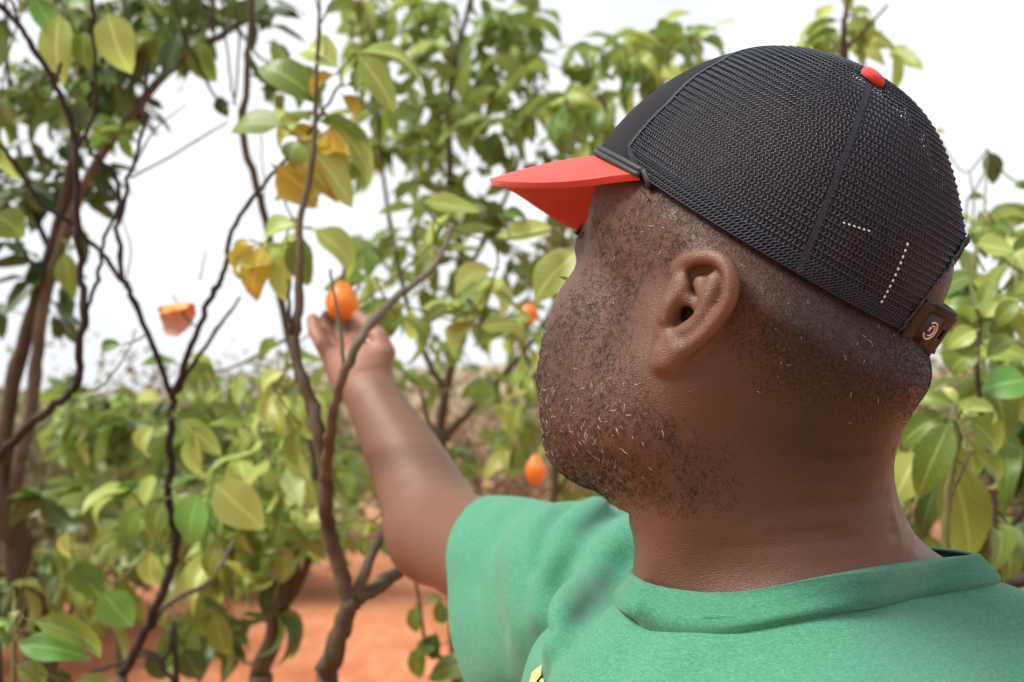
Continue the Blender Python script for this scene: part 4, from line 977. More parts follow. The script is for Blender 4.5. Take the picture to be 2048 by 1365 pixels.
class Tree:
    def __init__(s, name, label, root, group=None, seed=0):
        s.root = empty(name, tuple(map(float, root)), label=label, cat='sapling' if 'sapling' in name else 'tree', group=group)
        s.rs = np.random.RandomState(seed); s.nodes = []; s.mb = {}; s.nleaf = 0; s.rest = MB(); s.tint = []
    def limb(s, pts, r0, r1, mat='dark', n=7, knots=True, name='branch'):
        """pts: (px, py, depth) along the limb, radii in metres"""
        return s.limb3([P(*p) for p in pts], r0, r1, mat, n, knots, name)
    def limb3(s, q, r0, r1, mat='dark', n=7, knots=True, name='branch'):
        r0, r1 = (r0 * (0.64 if mat == 'dark' else 0.74), r1 * 0.72) if name == 'branch' else (r0 * 0.80, r1 * 0.66)
        c = spline(q, 5); m = len(c); r = np.linspace(r0, r1, m)
        if knots:
            c = c + s.rs.normal(0, 1, c.shape) * (r[:, None] * 0.16 + (0.0009 if mat == 'dark' else 0.0)); r = r * (1 + 0.10 * s.rs.rand(m)); k = s.rs.rand(m) < 0.07; r[k] *= 1.22
        mb = MB(); mb.tube(c - np.array(s.root.location), r, n); link(name, mb.mesh(name), s.root, BK[mat])
        s.nodes += [(p, rr) for p, rr in zip(c, r)]
        return c
    def leaf(s, b, t, kind, var=None, w=None, facing=None, roll=None):
        v = int(s.rs.randint(8)) if var is None else var
        s.nleaf += 1
        return put_leaf(s.root, b, t, kind, v, facing, s.rs.normal(0, 0.25) if roll is None else roll, w)
    def leafpx(s, b, t, d, w, kind, var=None, dt=0.0, roll=None, facing=None):
        B, T = P(b[0], b[1], d), P(t[0], t[1], d + dt); s.twig_to(B, 0.0013)
        return s.leaf(B, T, kind, var, w * 1.12 * d / FPX, facing, None if roll is None else roll * 0.45)
    def twig_to(s, B, r=0.0016, mat='green', maxd=0.9):
        if not s.nodes: return
        A = np.array([n_[0] for n_ in s.nodes]); k = int(np.argmin(np.linalg.norm(A - B, axis=1))); a = A[k]; L = np.linalg.norm(B - a)
        if L < 0.012 or L > maxd: return
        mid = (a + B) / 2 + np.array([0, 0, -0.10 * L]) + s.rs.normal(0, 0.05 * L, 3); c = spline([a, mid, B], 4); rr = min(s.nodes[k][1], 0.0012 + L * 0.012)
        s.twigs = getattr(s, 'twigs', None) or MB(); s.twigs.tube(c - np.array(s.root.location), np.linspace(rr, r, len(c)), 5); s.nodes += [(p, r) for p in c[1:]]
    def cluster(s, c, n, size, mix, spread=1.0, droop=0.5, attach=True):
        """a tuft of leaves round a twig end"""
        c = np.asarray(c, float)
        if attach: s.twig_to(c, 0.0016, maxd=1.2)
        ax = nrm(s.rs.normal(0, 1, 3) + [0, 0, 0.4])
        for i in range(n):
            b = c + ax * s.rs.uniform(-0.6, 0.1) * size * 0.8
            d_ = nrm(s.rs.normal(0, 1, 3) * [1, 1, 0.6] * spread + [0, 0, -droop]); L = size * s.rs.uniform(0.7, 1.2)
            kind = mix[s.rs.randint(len(mix))]; fc = nrm(np.array([0, -0.1, 1.0]) + s.rs.normal(0, 0.45, 3))
            if s.nleaf < 300: s.leaf(b, b + d_ * L, kind, facing=fc)
            else: s.rest_leaf(b, b + d_ * L, fc, L)
    def rest_leaf(s, b, t, f, L, w=0.42):
        o = np.array(s.root.location); y = nrm(t - b); x = nrm(np.cross(y, f)); z = np.cross(x, y); W = L * w * 0.5
        V = [b, b + y * L * .35 + x * W + z * W * .3, b + y * L * .35, b + y * L * .35 - x * W + z * W * .3, b + y * L * .75 + x * W * .7 - z * L * .04, b + y * L * .75 - z * L * .04, b + y * L * .75 - x * W * .7 - z * L * .04, t - z * L * .14]
        s.rest.add(np.array(V) - o, [[0, 1, 2], [0, 2, 3], [1, 4, 5, 2], [2, 5, 6, 3], [4, 7, 5], [5, 7, 6]], s.rs.rand())
    def fill(s, box, n, depth, size, mix, k=(3, 6), **kw):
        """n tufts inside a region of the photo at depths between depth[0] and depth[1]"""
        for _ in range(n):
            x, y = s.rs.uniform(box[0], box[2]), s.rs.uniform(box[1], box[3]); s.cluster(P(x, y, s.rs.uniform(*depth)), s.rs.randint(k[0], k[1] + 1), size, mix, **kw)
    def done(s, kind='O'):
        if getattr(s, 'twigs', None): tag(link('twigs', s.twigs.mesh('twigs'), s.root, BK['green']), kind='stuff')
        if s.rest.n: tag(link('foliage', s.rest.mesh('foliage', attr='tint'), s.root, LM[kind]), kind='stuff')
        return s.root

build_ground()
def foot(px, d, dx=0.0, dy=0.0):
    """ground point below the limb seen at column px, depth d"""
    p = P(px, 1300, d); return np.array([p[0] + dx, p[1] + dy, 0.0])
def trunk_down(T, p, r0, r1, mat, foot_pt):
    q = P(*p); T.limb3([foot_pt, (foot_pt + q) / 2 + np.array([0.02, 0.01, 0.0]), q], r0, r1, mat, 9, True, 'trunk')

# ---- bare dark twigs in front, left
f = foot(215, 1.62, 0.0, 0.05)
T = Tree('orange_tree', 'tree of thin dark twigs carrying the pale leaf cluster and a round green leaf', f, 'orange trees in the orchard', 1)
trunk_down(T, (245, 1352, 1.60), 0.020, 0.0125, 'brown', f)
T.limb([(245, 1352, 1.60), (298, 1245, 1.58), (338, 1150, 1.56), (352, 1085, 1.55), (338, 990, 1.54), (340, 900, 1.53), (346, 800, 1.52)], 0.0105, 0.0068, 'dark')
T.limb([(298, 1245, 1.58), (350, 1200, 1.60), (420, 1160, 1.63), (470, 1080, 1.68)], 0.0075, 0.003, 'grey')
T.limb([(346, 800, 1.52), (305, 690, 1.50), (262, 590, 1.49), (246, 560, 1.49), (238, 480, 1.48), (236, 420, 1.48), (232, 350, 1.47), (185, 312, 1.46), (172, 270, 1.46)], 0.0062, 0.0032, 'dark')
T.limb([(250, 570, 1.49), (200, 505, 1.48), (150, 455, 1.46), (80, 400, 1.44), (20, 315, 1.42), (-30, 270, 1.41)], 0.0050, 0.0034, 'dark')
T.limb([(240, 440, 1.48), (262, 340, 1.45), (285, 270, 1.44), (288, 200, 1.44), (297, 120, 1.44)], 0.0045, 0.0026, 'dark')
T.limb([(262, 345, 1.46), (310, 260, 1.50), (375, 208, 1.55)], 0.0022, 0.0008, 'grey')
T.limb([(262, 355, 1.46), (330, 320, 1.55), (395, 280, 1.6), (455, 245, 1.66)], 0.0020, 0.0016, 'grey')
T.limb([(346, 800, 1.52), (372, 720, 1.50), (400, 650, 1.49), (428, 580, 1.47), (450, 540, 1.46), (458, 480, 1.44), (500, 405, 1.42), (545, 350, 1.40), (592, 300, 1.38), (640, 232, 1.37), (680, 172, 1.36)], 0.0070, 0.0020, 'dark')
T.limb([(350, 790, 1.52), (392, 720, 1.51), (440, 650, 1.52), (482, 595, 1.54)], 0.0052, 0.0022, 'dark')
T.limb([(345, 590, 1.50), (375, 640, 1.50), (395, 655, 1.49)], 0.0010, 0.0016, 'grey')
T.limb([(400, 560, 1.47), (412, 500, 1.47)], 0.0012, 0.0006, 'grey'); T.limb([(250, 570, 1.49), (262, 500, 1.49), (245, 440, 1.49)], 0.0012, 0.0008, 'grey')
T.limb([(345, 860, 1.53), (200, 780, 1.50), (160, 775, 1.50)], 0.0012, 0.0009, 'grey') if False else None
for b, t, w, k, v in [((400, 984), (362, 1098), 84, 'V', 6), ((424, 962), (530, 1062), 88, 'P', 6), ((440, 1080), (400, 1170), 45, 'O', 0), ((356, 836), (447, 912), 48, 'P', 0), ((308, 850), (252, 922), 48, 'P', 1), ((390, 860), (384, 980), 42, 'P', 3), ((300, 1098), (298, 1188), 56, 'P', 0), ((330, 1000), (290, 1085), 60, 'O', 4),
                      ((246, 690), (172, 698), 30, 'G', 1), ((205, 1180), (262, 1262), 76, 'V', 6), ((150, 1118), (200, 1212), 62, 'G', 4), ((135, 1060), (126, 1135), 30, 'P', 3), ((118, 1150), (60, 1205), 50, 'D', 1)]:
    T.leafpx(b, t, 1.50, w, k, v, roll=0.0, facing=(-0.2, -0.9, 0.45))
# leaves at the tip of the long twig: the pale cluster above the hand
D0 = 1.36
for b, t, w, k, v, rl in [((680, 140), (574, 48), 50, 'P', 1, 0.5), ((632, 197), (512, 102), 62, 'O', 0, 0.3), ((566, 252), (447, 236), 60, 'O', 6, 0.2), ((672, 148), (584, 190), 24, 'Y', 5, 0.8), ((712, 104), (892, 112), 42, 'P', 1, 0.7), ((716, 106), (797, 217), 50, 'P', 2, 0.1),
                          ((742, 140), (676, 192), 44, 'O', 1, 0.3), ((616, 228), (524, 290), 34, 'P', 3, 0.4), ((652, 228), (770, 354), 54, 'P', 0, 0.2), ((610, 283), (716, 408), 58, 'P', 2, 0.1), ((548, 332), (650, 402), 88, 'Y', 6, 0.1), ((600, 282), (560, 330), 40, 'O', 1, 0), ((662, 255), (672, 348), 40, 'Y', 5, 0.5),
                          ((682, 188), (742, 252), 34, 'Y', 1, 0.4), ((690, 170), (745, 185), 30, 'O', 1, 0.4), ((596, 450), (484, 464), 48, 'P', 1, 0.1), ((624, 458), (742, 532), 48, 'P', 1, 0.1), ((604, 468), (592, 584), 54, 'O', 0, 0.0), ((578, 488), (548, 634), 40, 'P', 3, 0.5), ((530, 488), (484, 602), 58, 'Y', 4, 0.1), ((520, 488), (408, 568), 26, 'Y', 5, 0.7), ((598, 460), (560, 430), 24, 'P', 1, 0.0),
                          ((640, 210), (600, 160), 30, 'O', 1, 0.2), ((500, 480), (455, 505), 20, 'Y', 1, 0.3)]:
    T.leafpx(b, t, D0 + T.rs.uniform(-0.03, 0.05), w * 1.3, k, v, roll=rl, facing=(-0.15, -0.75, 0.65), dt=T.rs.uniform(-0.015, 0.02))
T.fill((560, 120, 730, 330), 4, (1.34, 1.46), 0.080, 'PPOPY', (3, 5)); T.fill((560, 420, 660, 520), 1, (1.36, 1.4), 0.07, 'PP', (3, 4))
T.done()

# ---- second bare tree at the far left, nearest to the camera
f = foot(-60, 1.45)
T = Tree('orange_tree', 'nearly bare dark-twigged orange tree rising from the left edge of the photo', f, 'orange trees in the orchard', 2)
trunk_down(T, (-10, 925, 1.42), 0.022, 0.0095, 'brown', f)
T.limb([(-10, 925, 1.42), (55, 850, 1.41), (120, 800, 1.40), (155, 760, 1.40), (160, 700, 1.39), (168, 630, 1.38), (162, 540, 1.38), (152, 440, 1.37), (150, 330, 1.36), (140, 240, 1.36), (100, 150, 1.35), (50, 70, 1.34), (-5, 5, 1.33)], 0.0085, 0.0042, 'dark')
T.limb([(152, 300, 1.36), (183, 240, 1.36), (192, 160, 1.35), (184, 70, 1.35), (183, -20, 1.34)], 0.0040, 0.0030, 'dark')
T.limb([(178, 215, 1.36), (183, 160, 1.35)], 0.0030, 0.0028, 'dark')
T.limb([(120, 160, 1.355), (70, 110, 1.35), (28, 10, 1.34), (20, -30, 1.34)], 0.0034, 0.0022, 'dark')
T.limb([(172, 628, 1.38), (196, 560, 1.38), (204, 500, 1.39), (225, 440, 1.40), (250, 395, 1.41)], 0.0040, 0.0028, 'dark')
T.limb([(155, 780, 1.40), (195, 778, 1.40), (235, 735, 1.41), (262, 690, 1.42), (272, 655, 1.42)], 0.0026, 0.0008, 'green')
T.limb([(112, 165, 1.355), (120, 135, 1.35), (122, 125, 1.35)], 0.0034, 0.0036, 'grey')
for b, t, w, k, v in [((60, -20), (125, 92), 46, 'V', 1), ((120, 20), (100, 170), 86, 'P', 6), ((215, 20), (245, 150), 84, 'P', 4), ((170, 60), (160, 140), 60, 'O', 0), ((0, 270), (20, 375), 30, 'P', 3), ((-10, 425), (48, 470), 70, 'O', 4)]:
    T.leafpx(b, t, 1.55, w, k, v, roll=0.0, facing=(-0.2, -0.9, 0.45))
T.done()

# ---- stout grey trunk behind, dark crown top left
f = foot(110, 2.30)
T = Tree('orange_tree', 'large orange tree with stout leaning grey-brown trunk and dense dark green crown at left', f, 'orange trees in the orchard', 3)
trunk_down(T, (75, 1240, 2.30), 0.058, 0.048, 'brown', f)
T.limb([(75, 1240, 2.30), (35, 1110, 2.28), (5, 985, 2.26), (-20, 880, 2.25)], 0.043, 0.036, 'brown')
T.limb([(20, 1010, 2.26), (60, 830, 2.24), (75, 700, 2.22), (100, 560, 2.2), (145, 430, 2.18), (190, 330, 2.16), (260, 230, 2.15), (350, 130, 2.15), (440, 70, 2.18), (520, 20, 2.2)], 0.018, 0.009, 'grey')
T.limb([(5, 985, 2.26), (20, 800, 2.26), (60, 640, 2.24), (100, 520, 2.22), (130, 400, 2.2), (155, 250, 2.2), (165, 120, 2.2)], 0.022, 0.010, 'brown')
T.limb([(110, 520, 2.2), (60, 400, 2.3), (20, 200, 2.4), (10, -30, 2.4)], 0.010, 0.005, 'dark'); T.limb([(170, 380, 2.2), (230, 220, 2.3), (250, 60, 2.3), (240, -40, 2.3)], 0.009, 0.005, 'brown')
T.limb([(340, 140, 2.15), (380, 100, 2.1), (420, 40, 2.1), (430, -30, 2.1)], 0.006, 0.004, 'brown')
T.limb([(345, -20, 2.0), (365, 60, 2.0), (400, 140, 2.0), (440, 210, 2.0)], 0.005, 0.003, 'dark')
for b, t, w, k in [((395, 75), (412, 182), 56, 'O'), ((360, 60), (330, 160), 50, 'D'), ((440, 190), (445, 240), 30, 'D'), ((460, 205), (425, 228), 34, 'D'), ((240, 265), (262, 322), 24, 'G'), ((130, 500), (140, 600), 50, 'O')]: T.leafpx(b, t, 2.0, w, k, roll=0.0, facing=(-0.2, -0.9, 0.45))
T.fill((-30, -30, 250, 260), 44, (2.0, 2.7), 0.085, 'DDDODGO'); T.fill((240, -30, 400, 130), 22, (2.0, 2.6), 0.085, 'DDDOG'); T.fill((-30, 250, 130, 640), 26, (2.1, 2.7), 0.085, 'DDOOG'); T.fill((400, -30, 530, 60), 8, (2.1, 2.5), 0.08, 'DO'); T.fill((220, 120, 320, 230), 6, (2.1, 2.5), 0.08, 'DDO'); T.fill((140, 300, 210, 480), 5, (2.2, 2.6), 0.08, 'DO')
T.done('D')

# ---- the tree he is picking from: trunk forks behind and in front of the hand
f = foot(640, 1.30, 0, 0.02)
T = Tree('orange_tree', 'forked orange tree whose grey branch crosses in front of the reaching hand', f, 'orange trees in the orchard', 4)
trunk_down(T, (655, 1350, 1.30), 0.024, 0.0182, 'brown', f)
T.limb([(655, 1350, 1.30), (682, 1265, 1.29), (706, 1198, 1.28)], 0.0165, 0.0135, 'brown')
T.limb([(708, 1215, 1.28), (672, 1120, 1.28), (655, 1040, 1.27), (650, 960, 1.26), (638, 860, 1.26), (606, 760, 1.27), (590, 690, 1.28), (600, 610, 1.29), (598, 520, 1.30), (602, 430, 1.31), (625, 330, 1.33), (632, 200, 1.35), (636, 60, 1.37), (640, -30, 1.38)], 0.0128, 0.0020, 'brown')
T.limb([(592, 690, 1.28), (580, 640, 1.28), (578, 560, 1.29)], 0.0040, 0.0022, 'dark')
T.limb([(652, 960, 1.25), (662, 860, 1.18), (678, 780, 1.13), (715, 690, 1.11), (758, 630, 1.13), (800, 590, 1.19), (850, 550, 1.28), (880, 515, 1.30), (905, 450, 1.33)], 0.0078, 0.0040, 'grey')
T.limb([(688, 745, 1.115), (682, 680, 1.12), (672, 610, 1.13), (660, 540, 1.14)], 0.0030, 0.0016, 'grey')
T.limb([(708, 1196, 1.28), (745, 1110, 1.31), (765, 1060, 1.34), (780, 1000, 1.38)], 0.0095, 0.0045, 'brown')
T.limb([(710, 1200, 1.28), (760, 1170, 1.32), (815, 1135, 1.38), (870, 1110, 1.45), (960, 1040, 1.6)], 0.0125, 0.0055, 'brown')
T.limb([(636, 60, 1.37), (655, 20, 1.38), (675, -20, 1.39)], 0.002, 0.0012, 'dark'); T.limb([(634, 130, 1.36), (640, 60, 1.36), (632, -20, 1.36)], 0.0015, 0.001, 'dark')
for b, t, w, k, v in [((842, 402), (962, 424), 50, 'P', 7), ((1112, 458), (992, 474), 58, 'P', 7), ((992, 538), (868, 566), 56, 'P', 1), ((1162, 500), (1050, 592), 96, 'P', 6), ((958, 655), (1042, 640), 46, 'P', 2), ((872, 482), (985, 440), 40, 'O', 2), ((1000, 430), (1075, 425), 30, 'G', 1), ((705, 1040), (750, 1070), 34, 'P', 1), ((770, 1060), (785, 1125), 34, 'G', 0), ((735, 1075), (722, 1120), 40, 'O', 0), ((900, 610), (840, 640), 38, 'O', 0), ((830, 520), (870, 470), 30, 'P', 1),
                      ((570, 745), (490, 775), 44, 'P', 1), ((548, 775), (505, 870), 30, 'P', 3), ((600, 850), (570, 960), 40, 'O', 3), ((660, 1040), (600, 1020), 34, 'P', 1)]:
    T.leafpx(b, t, 1.42, w, k, v, roll=0.0, facing=(-0.15, -0.8, 0.6))
T.fill((470, 700, 600, 960), 7, (1.6, 1.95), 0.085, 'PPO', (3, 5)); T.fill((740, 430, 900, 640), 6, (1.6, 1.9), 0.08, 'POG', (3, 4)); T.fill((930, 560, 1060, 700), 5, (1.7, 1.9), 0.09, 'PPO', (2, 4)); T.fill((640, 560, 700, 640), 2, (1.45, 1.6), 0.07, 'GO', (2, 3))
T.done()

# ---- slim trunk rising to the top, left of centre
f = foot(520, 1.95)
T = Tree('orange_tree', 'slim orange tree with brown trunk leaning right at bottom, left of the forked tree', f, 'orange trees in the orchard', 5)
trunk_down(T, (520, 1350, 1.95), 0.030, 0.024, 'brown', f)
T.limb([(520, 1350, 1.95), (548, 1260, 1.95), (572, 1180, 1.95), (600, 1100, 1.96), (632, 1030, 1.98), (650, 960, 2.0)], 0.0235, 0.011, 'brown')
T.limb([(580, 1200, 1.95), (620, 1120, 1.9), (645, 1060, 1.88)], 0.010, 0.006, 'brown')
T.limb([(640, 1000, 1.99), (610, 800, 2.0), (560, 600, 2.0), (535, 460, 1.98), (510, 360, 1.96), (482, 255, 1.95), (492, 180, 1.95), (498, 90, 1.95), (505, -30, 1.95)], 0.010, 0.0075, 'brown')
T.limb([(470, 210, 1.95), (455, 120, 1.95), (445, 20, 1.95), (440, -30, 1.95)], 0.003, 0.002, 'dark'); T.limb([(470, 200, 1.95), (478, 100, 1.95), (470, 0, 1.95)], 0.003, 0.002, 'dark')
T.limb([(520, 260, 1.95), (530, 400, 1.95)], 0.0016, 0.0012, 'dark')
T.fill((330, 720, 620, 900), 10, (1.9, 2.5), 0.085, 'OGPO', (3, 5)); T.fill((400, 930, 640, 1130), 16, (1.75, 2.2), 0.10, 'POOGP', (3, 6)); T.fill((-20, 1000, 240, 1250), 10, (1.9, 2.4), 0.10, 'OGDO', (3, 5)); T.fill((250, 980, 620, 1130), 24, (1.75, 2.4), 0.10, 'POOGP', (3, 6)); T.fill((380, 1130, 560, 1290), 10, (1.8, 2.3), 0.10, 'GODG', (3, 5)); T.fill((520, 90, 600, 200), 4, (1.9, 2.2), 0.08, 'GDO', (3, 4)); T.fill((470, 860, 680, 1040), 14, (2.0, 2.6), 0.095, 'POG', (3, 6))
T.done()

# ---- mid-distance trees
def back_tree(label, trunk, limbs, fills, name='orange_tree', seed=0, mat='brown', kind='O', r=0.03):
    f = foot(trunk[0], trunk[2]); T = Tree(name, label, f, 'orange trees in the orchard', seed); trunk_down(T, trunk, r, r * 0.7, mat, f)
    for pts, a, b in limbs: T.limb(pts, a, b, mat)
    for a in fills: T.fill(*a[0], **a[1]) if isinstance(a[-1], dict) else T.fill(*a)
    return T
T = back_tree('leafy yellow-green orange tree filling the space between the hand and the cap visor', (905, 1180, 3.0),
    [([(905, 1180, 3.0), (900, 1000, 3.0), (880, 880, 3.0), (895, 760, 3.0), (930, 640, 3.0), (920, 500, 3.0), (900, 350, 3.0), (905, 150, 3.0), (950, -30, 3.0)], 0.022, 0.008),
     ([(885, 880, 3.0), (960, 800, 3.0), (1050, 700, 3.0), (1110, 600, 3.1), (1130, 420, 3.1), (1120, 260, 3.1)], 0.013, 0.006), ([(890, 790, 3.0), (830, 660, 3.0), (790, 500, 3.0), (760, 300, 3.0), (750, 80, 3.0)], 0.012, 0.005),
     ([(925, 560, 3.0), (1010, 400, 3.0), (1060, 230, 3.0), (1080, 90, 3.0)], 0.009, 0.004), ([(900, 880, 2.9), (860, 850, 2.9), (840, 780, 2.9)], 0.01, 0.006)],
    [((710, -20, 1060, 120), 42, (2.8, 3.6), 0.10, 'OOGPO', (4, 7)), ((730, 120, 960, 350), 32, (2.8, 3.6), 0.10, 'OOGOP', (4, 7)), ((960, 90, 1200, 250), 26, (2.7, 3.3), 0.10, 'OPGPO', (4, 7)), ((960, 250, 1130, 330), 6, (2.8, 3.3), 0.10, 'OP', (3, 5)), ((700, 330, 1000, 560), 26, (2.7, 3.5), 0.095, 'GDOOP', (4, 7)), ((980, 330, 1180, 560), 10, (2.8, 3.4), 0.10, 'OPP', (4, 6)), ((740, 560, 1100, 760), 24, (2.7, 3.6), 0.095, 'GOD', (4, 6)), ((800, 760, 1090, 900), 8, (2.8, 3.6), 0.095, 'GOD', (3, 6)), ((640, 900, 800, 1080), 12, (2.7, 3.4), 0.10, 'GOOP', (3, 6))], seed=11)
T.done()
T = back_tree('orange tree with grey stem carrying a hanging pear-shaped orange below the chin', (1110, 1180, 2.5),
    [([(1110, 1180, 2.5), (1106, 1050, 2.5), (1112, 900, 2.5), (1080, 780, 2.5), (1030, 660, 2.5)], 0.015, 0.006), ([(1108, 1000, 2.5), (1160, 900, 2.5), (1190, 780, 2.5)], 0.007, 0.004)],
    [((1000, 800, 1100, 900), 5, (2.5, 2.9), 0.09, 'POG', (3, 5)), ((1030, 590, 1085, 680), 4, (2.2, 2.32), 0.08, 'PO', (3, 4)), ((1110, 860, 1230, 1000), 6, (2.5, 3.0), 0.09, 'POG', (3, 5)), ((880, 880, 1000, 980), 5, (2.6, 3.2), 0.09, 'GDO', (3, 5)), ((1010, 690, 1090, 800), 4, (2.5, 2.9), 0.09, 'PO', (3, 5))], seed=12)
T.leafpx((1050, 800), (1000, 900), 2.5, 30, 'P', 3); T.leafpx((1060, 850), (1040, 920), 2.5, 26, 'O', 0); T.done()
T = back_tree('orange tree behind the crown of the cap, tips showing at the top', (1420, 1250, 2.2),
    [([(1420, 1250, 2.2), (1400, 900, 2.2), (1350, 500, 2.2), (1330, 250, 2.2), (1310, 90, 2.2)], 0.018, 0.004), ([(1350, 500, 2.2), (1250, 300, 2.3), (1200, 190, 2.3)], 0.008, 0.004)],
    [((1240, 60, 1400, 220), 15, (2.0, 2.5), 0.09, 'OGPO', (3, 6)), ((1120, 190, 1250, 300), 7, (2.2, 2.6), 0.09, 'OPG', (3, 5)), ((1180, 60, 1260, 130), 4, (2.2, 2.6), 0.09, 'OG', (3, 4))], seed=13)
T.leafpx((1375, 92), (1340, 92), 2.2, 14, 'P', 3); T.done()
T = back_tree('orange tree with drooping pale leaves above the red cap button', (1760, 1250, 1.9),
    [([(1760, 1250, 1.9), (1750, 800, 1.9), (1720, 400, 1.85), (1690, 130, 1.8), (1688, 60, 1.78), (1700, -30, 1.78)], 0.016, 0.004), ([(1690, 100, 1.8), (1740, 50, 1.8), (1775, 10, 1.8)], 0.004, 0.002)],
    [((1640, 0, 1760, 100), 6, (1.75, 1.95), 0.075, 'OPP', (3, 5))], seed=14)
for b, t, w, k, v in [((1790, 100), (1798, 196), 24, 'P', 3), ((1690, 60), (1760, 115), 36, 'O', 1), ((1680, 60), (1610, 75), 22, 'G', 1), ((1700, 30), (1760, 15), 26, 'P', 3), ((1680, 40), (1600, 60), 22, 'O', 1), ((1680, 100), (1640, 130), 28, 'O', 1)]: T.leafpx(b, t, 1.8, w, k, v, roll=0.2, facing=(-0.1, -0.9, 0.4))
T.done()
T = back_tree('round-crowned green orange tree in the middle distance at lower left', (230, 1100, 4.2),
    [([(230, 1100, 4.2), (240, 950, 4.2), (230, 850, 4.2)], 0.02, 0.01), ([(240, 980, 4.2), (330, 880, 4.3), (400, 840, 4.3)], 0.012, 0.006)],
    [((130, 770, 480, 900), 44, (2.6, 4.2), 0.115, 'OGOPD', (5, 8)), ((150, 900, 460, 1120), 46, (2.4, 4.2), 0.115, 'OGDOP', (5, 8)), ((430, 780, 640, 1050), 34, (2.6, 4.2), 0.11, 'OPG', (5, 8))], seed=15)
T.done()

# ---- leafy shoots close on the right, behind the neck
f = foot(1890, 1.12, 0.03, 0.06)
T = Tree('orange_sapling', 'broad-leaved orange sapling standing just behind the nape and the strap of the cap', f, None, 21)
T.root['category'] = 'sapling'
trunk_down(T, (1896, 1130, 1.10), 0.010, 0.0068, 'green', f)
T.limb([(1896, 1130, 1.10), (1892, 1060, 1.10), (1902, 960, 1.10), (1912, 880, 1.10), (1916, 815, 1.10)], 0.0058, 0.0040, 'green')
T.limb([(1900, 1000, 1.10), (1930, 930, 1.14), (1945, 900, 1.16)], 0.002, 0.0012, 'brown'); T.limb([(1990, 1110, 1.25), (1985, 1000, 1.25), (1970, 880, 1.24), (1955, 740, 1.22), (1960, 640, 1.22)], 0.006, 0.003, 'brown')
T.limb([(1990, 1110, 1.25), (2040, 1030, 1.3), (2080, 1000, 1.3)], 0.006, 0.004, 'dark'); T.limb([(1990, 1100, 1.25), (2000, 1300, 1.25)], 0.007, 0.008, 'brown'); T.limb([(2000, 1185, 1.0), (2070, 1145, 1.0)], 0.008, 0.007, 'dark')
for b, t, w, k, v, d, rl in [((1904, 836), (1824, 1008), 72, 'O', 0, 1.08, .1), ((1898, 826), (1776, 884), 56, 'O', 1, 1.11, .2), ((1924, 820), (2030, 806), 34, 'P', 1, 1.06, .3), ((1928, 830), (2060, 935), 66, 'O', 1, 1.09, .1), ((1900, 905), (1965, 1160), 100, 'O', 0, 1.14, 0), ((1880, 950), (1830, 1090), 46, 'D', 0, 1.16, 0), ((1965, 990), (1990, 1170), 80, 'D', 4, 1.3, 0), ((1952, 488), (2028, 502), 62, 'P', 7, 1.25, .3), ((1905, 812), (1830, 780), 34, 'O', 1, 1.1, .1), ((1915, 808), (1890, 765), 20, 'P', 1, 1.08, 0), ((1948, 905), (2050, 985), 44, 'O', 1, 1.05, .2), ((1840, 900), (1780, 1010), 80, 'P', 6, 1.22, 0), ((1990, 880), (2060, 900), 60, 'G', 6, 1.3, 0),
                             ((2060, 760), (1965, 770), 80, 'V', 6, 1.2, 0), ((1960, 640), (1880, 590), 50, 'O', 1, 1.25, .2), ((1965, 640), (2045, 560), 50, 'P', 1, 1.25, .2), ((1955, 660), (1890, 690), 44, 'P', 3, 1.2, .3), ((1960, 700), (1885, 735), 56, 'O', 1, 1.2, 0), ((1970, 720), (2050, 640), 40, 'O', 1, 1.22, .1), ((1960, 620), (1990, 540), 36, 'O', 1, 1.26, .1), ((1940, 560), (2030, 600), 50, 'P', 1, 1.3, .1), ((1930, 870), (1960, 970), 60, 'O', 0, 1.2, 0), ((2040, 600), (1980, 650), 40, 'O', 1, 1.18, .1),
                             ((1975, 300), (1999, 372), 40, 'D', 0, 1.6, .2), ((2010, 470), (1935, 440), 30, 'O', 1, 1.5, .2), ((1985, 455), (2050, 450), 40, 'G', 1, 1.4, .2), ((1935, 400), (1990, 385), 20, 'O', 1, 1.6, .1), ((2060, 375), (2030, 365), 24, 'G', 0, 1.6, .1), ((1870, 262), (1898, 266), 14, 'P', 3, 1.9, .1)]:
    T.leafpx(b, t, d, w, k, v, roll=rl, facing=(-0.25, -0.85, 0.5))
T.fill((1800, 820, 2060, 1090), 12, (1.25, 1.5), 0.095, 'OOGD', (3, 5)); T.fill((1930, 540, 2070, 760), 9, (1.25, 1.5), 0.09, 'OPOG', (3, 5)); T.fill((1900, 400, 2060, 560), 7, (1.35, 1.9), 0.085, 'OPG', (3, 5)); T.fill((1850, 560, 2060, 780), 9, (1.4, 1.9), 0.09, 'OPGP', (3, 5)); T.fill((1790, 780, 1900, 1000), 6, (1.35, 1.8), 0.085, 'OGP', (3, 5)); T.fill((1960, 780, 2060, 1050), 4, (1.4, 1.8), 0.09, 'OGD', (3, 4))
T.done()

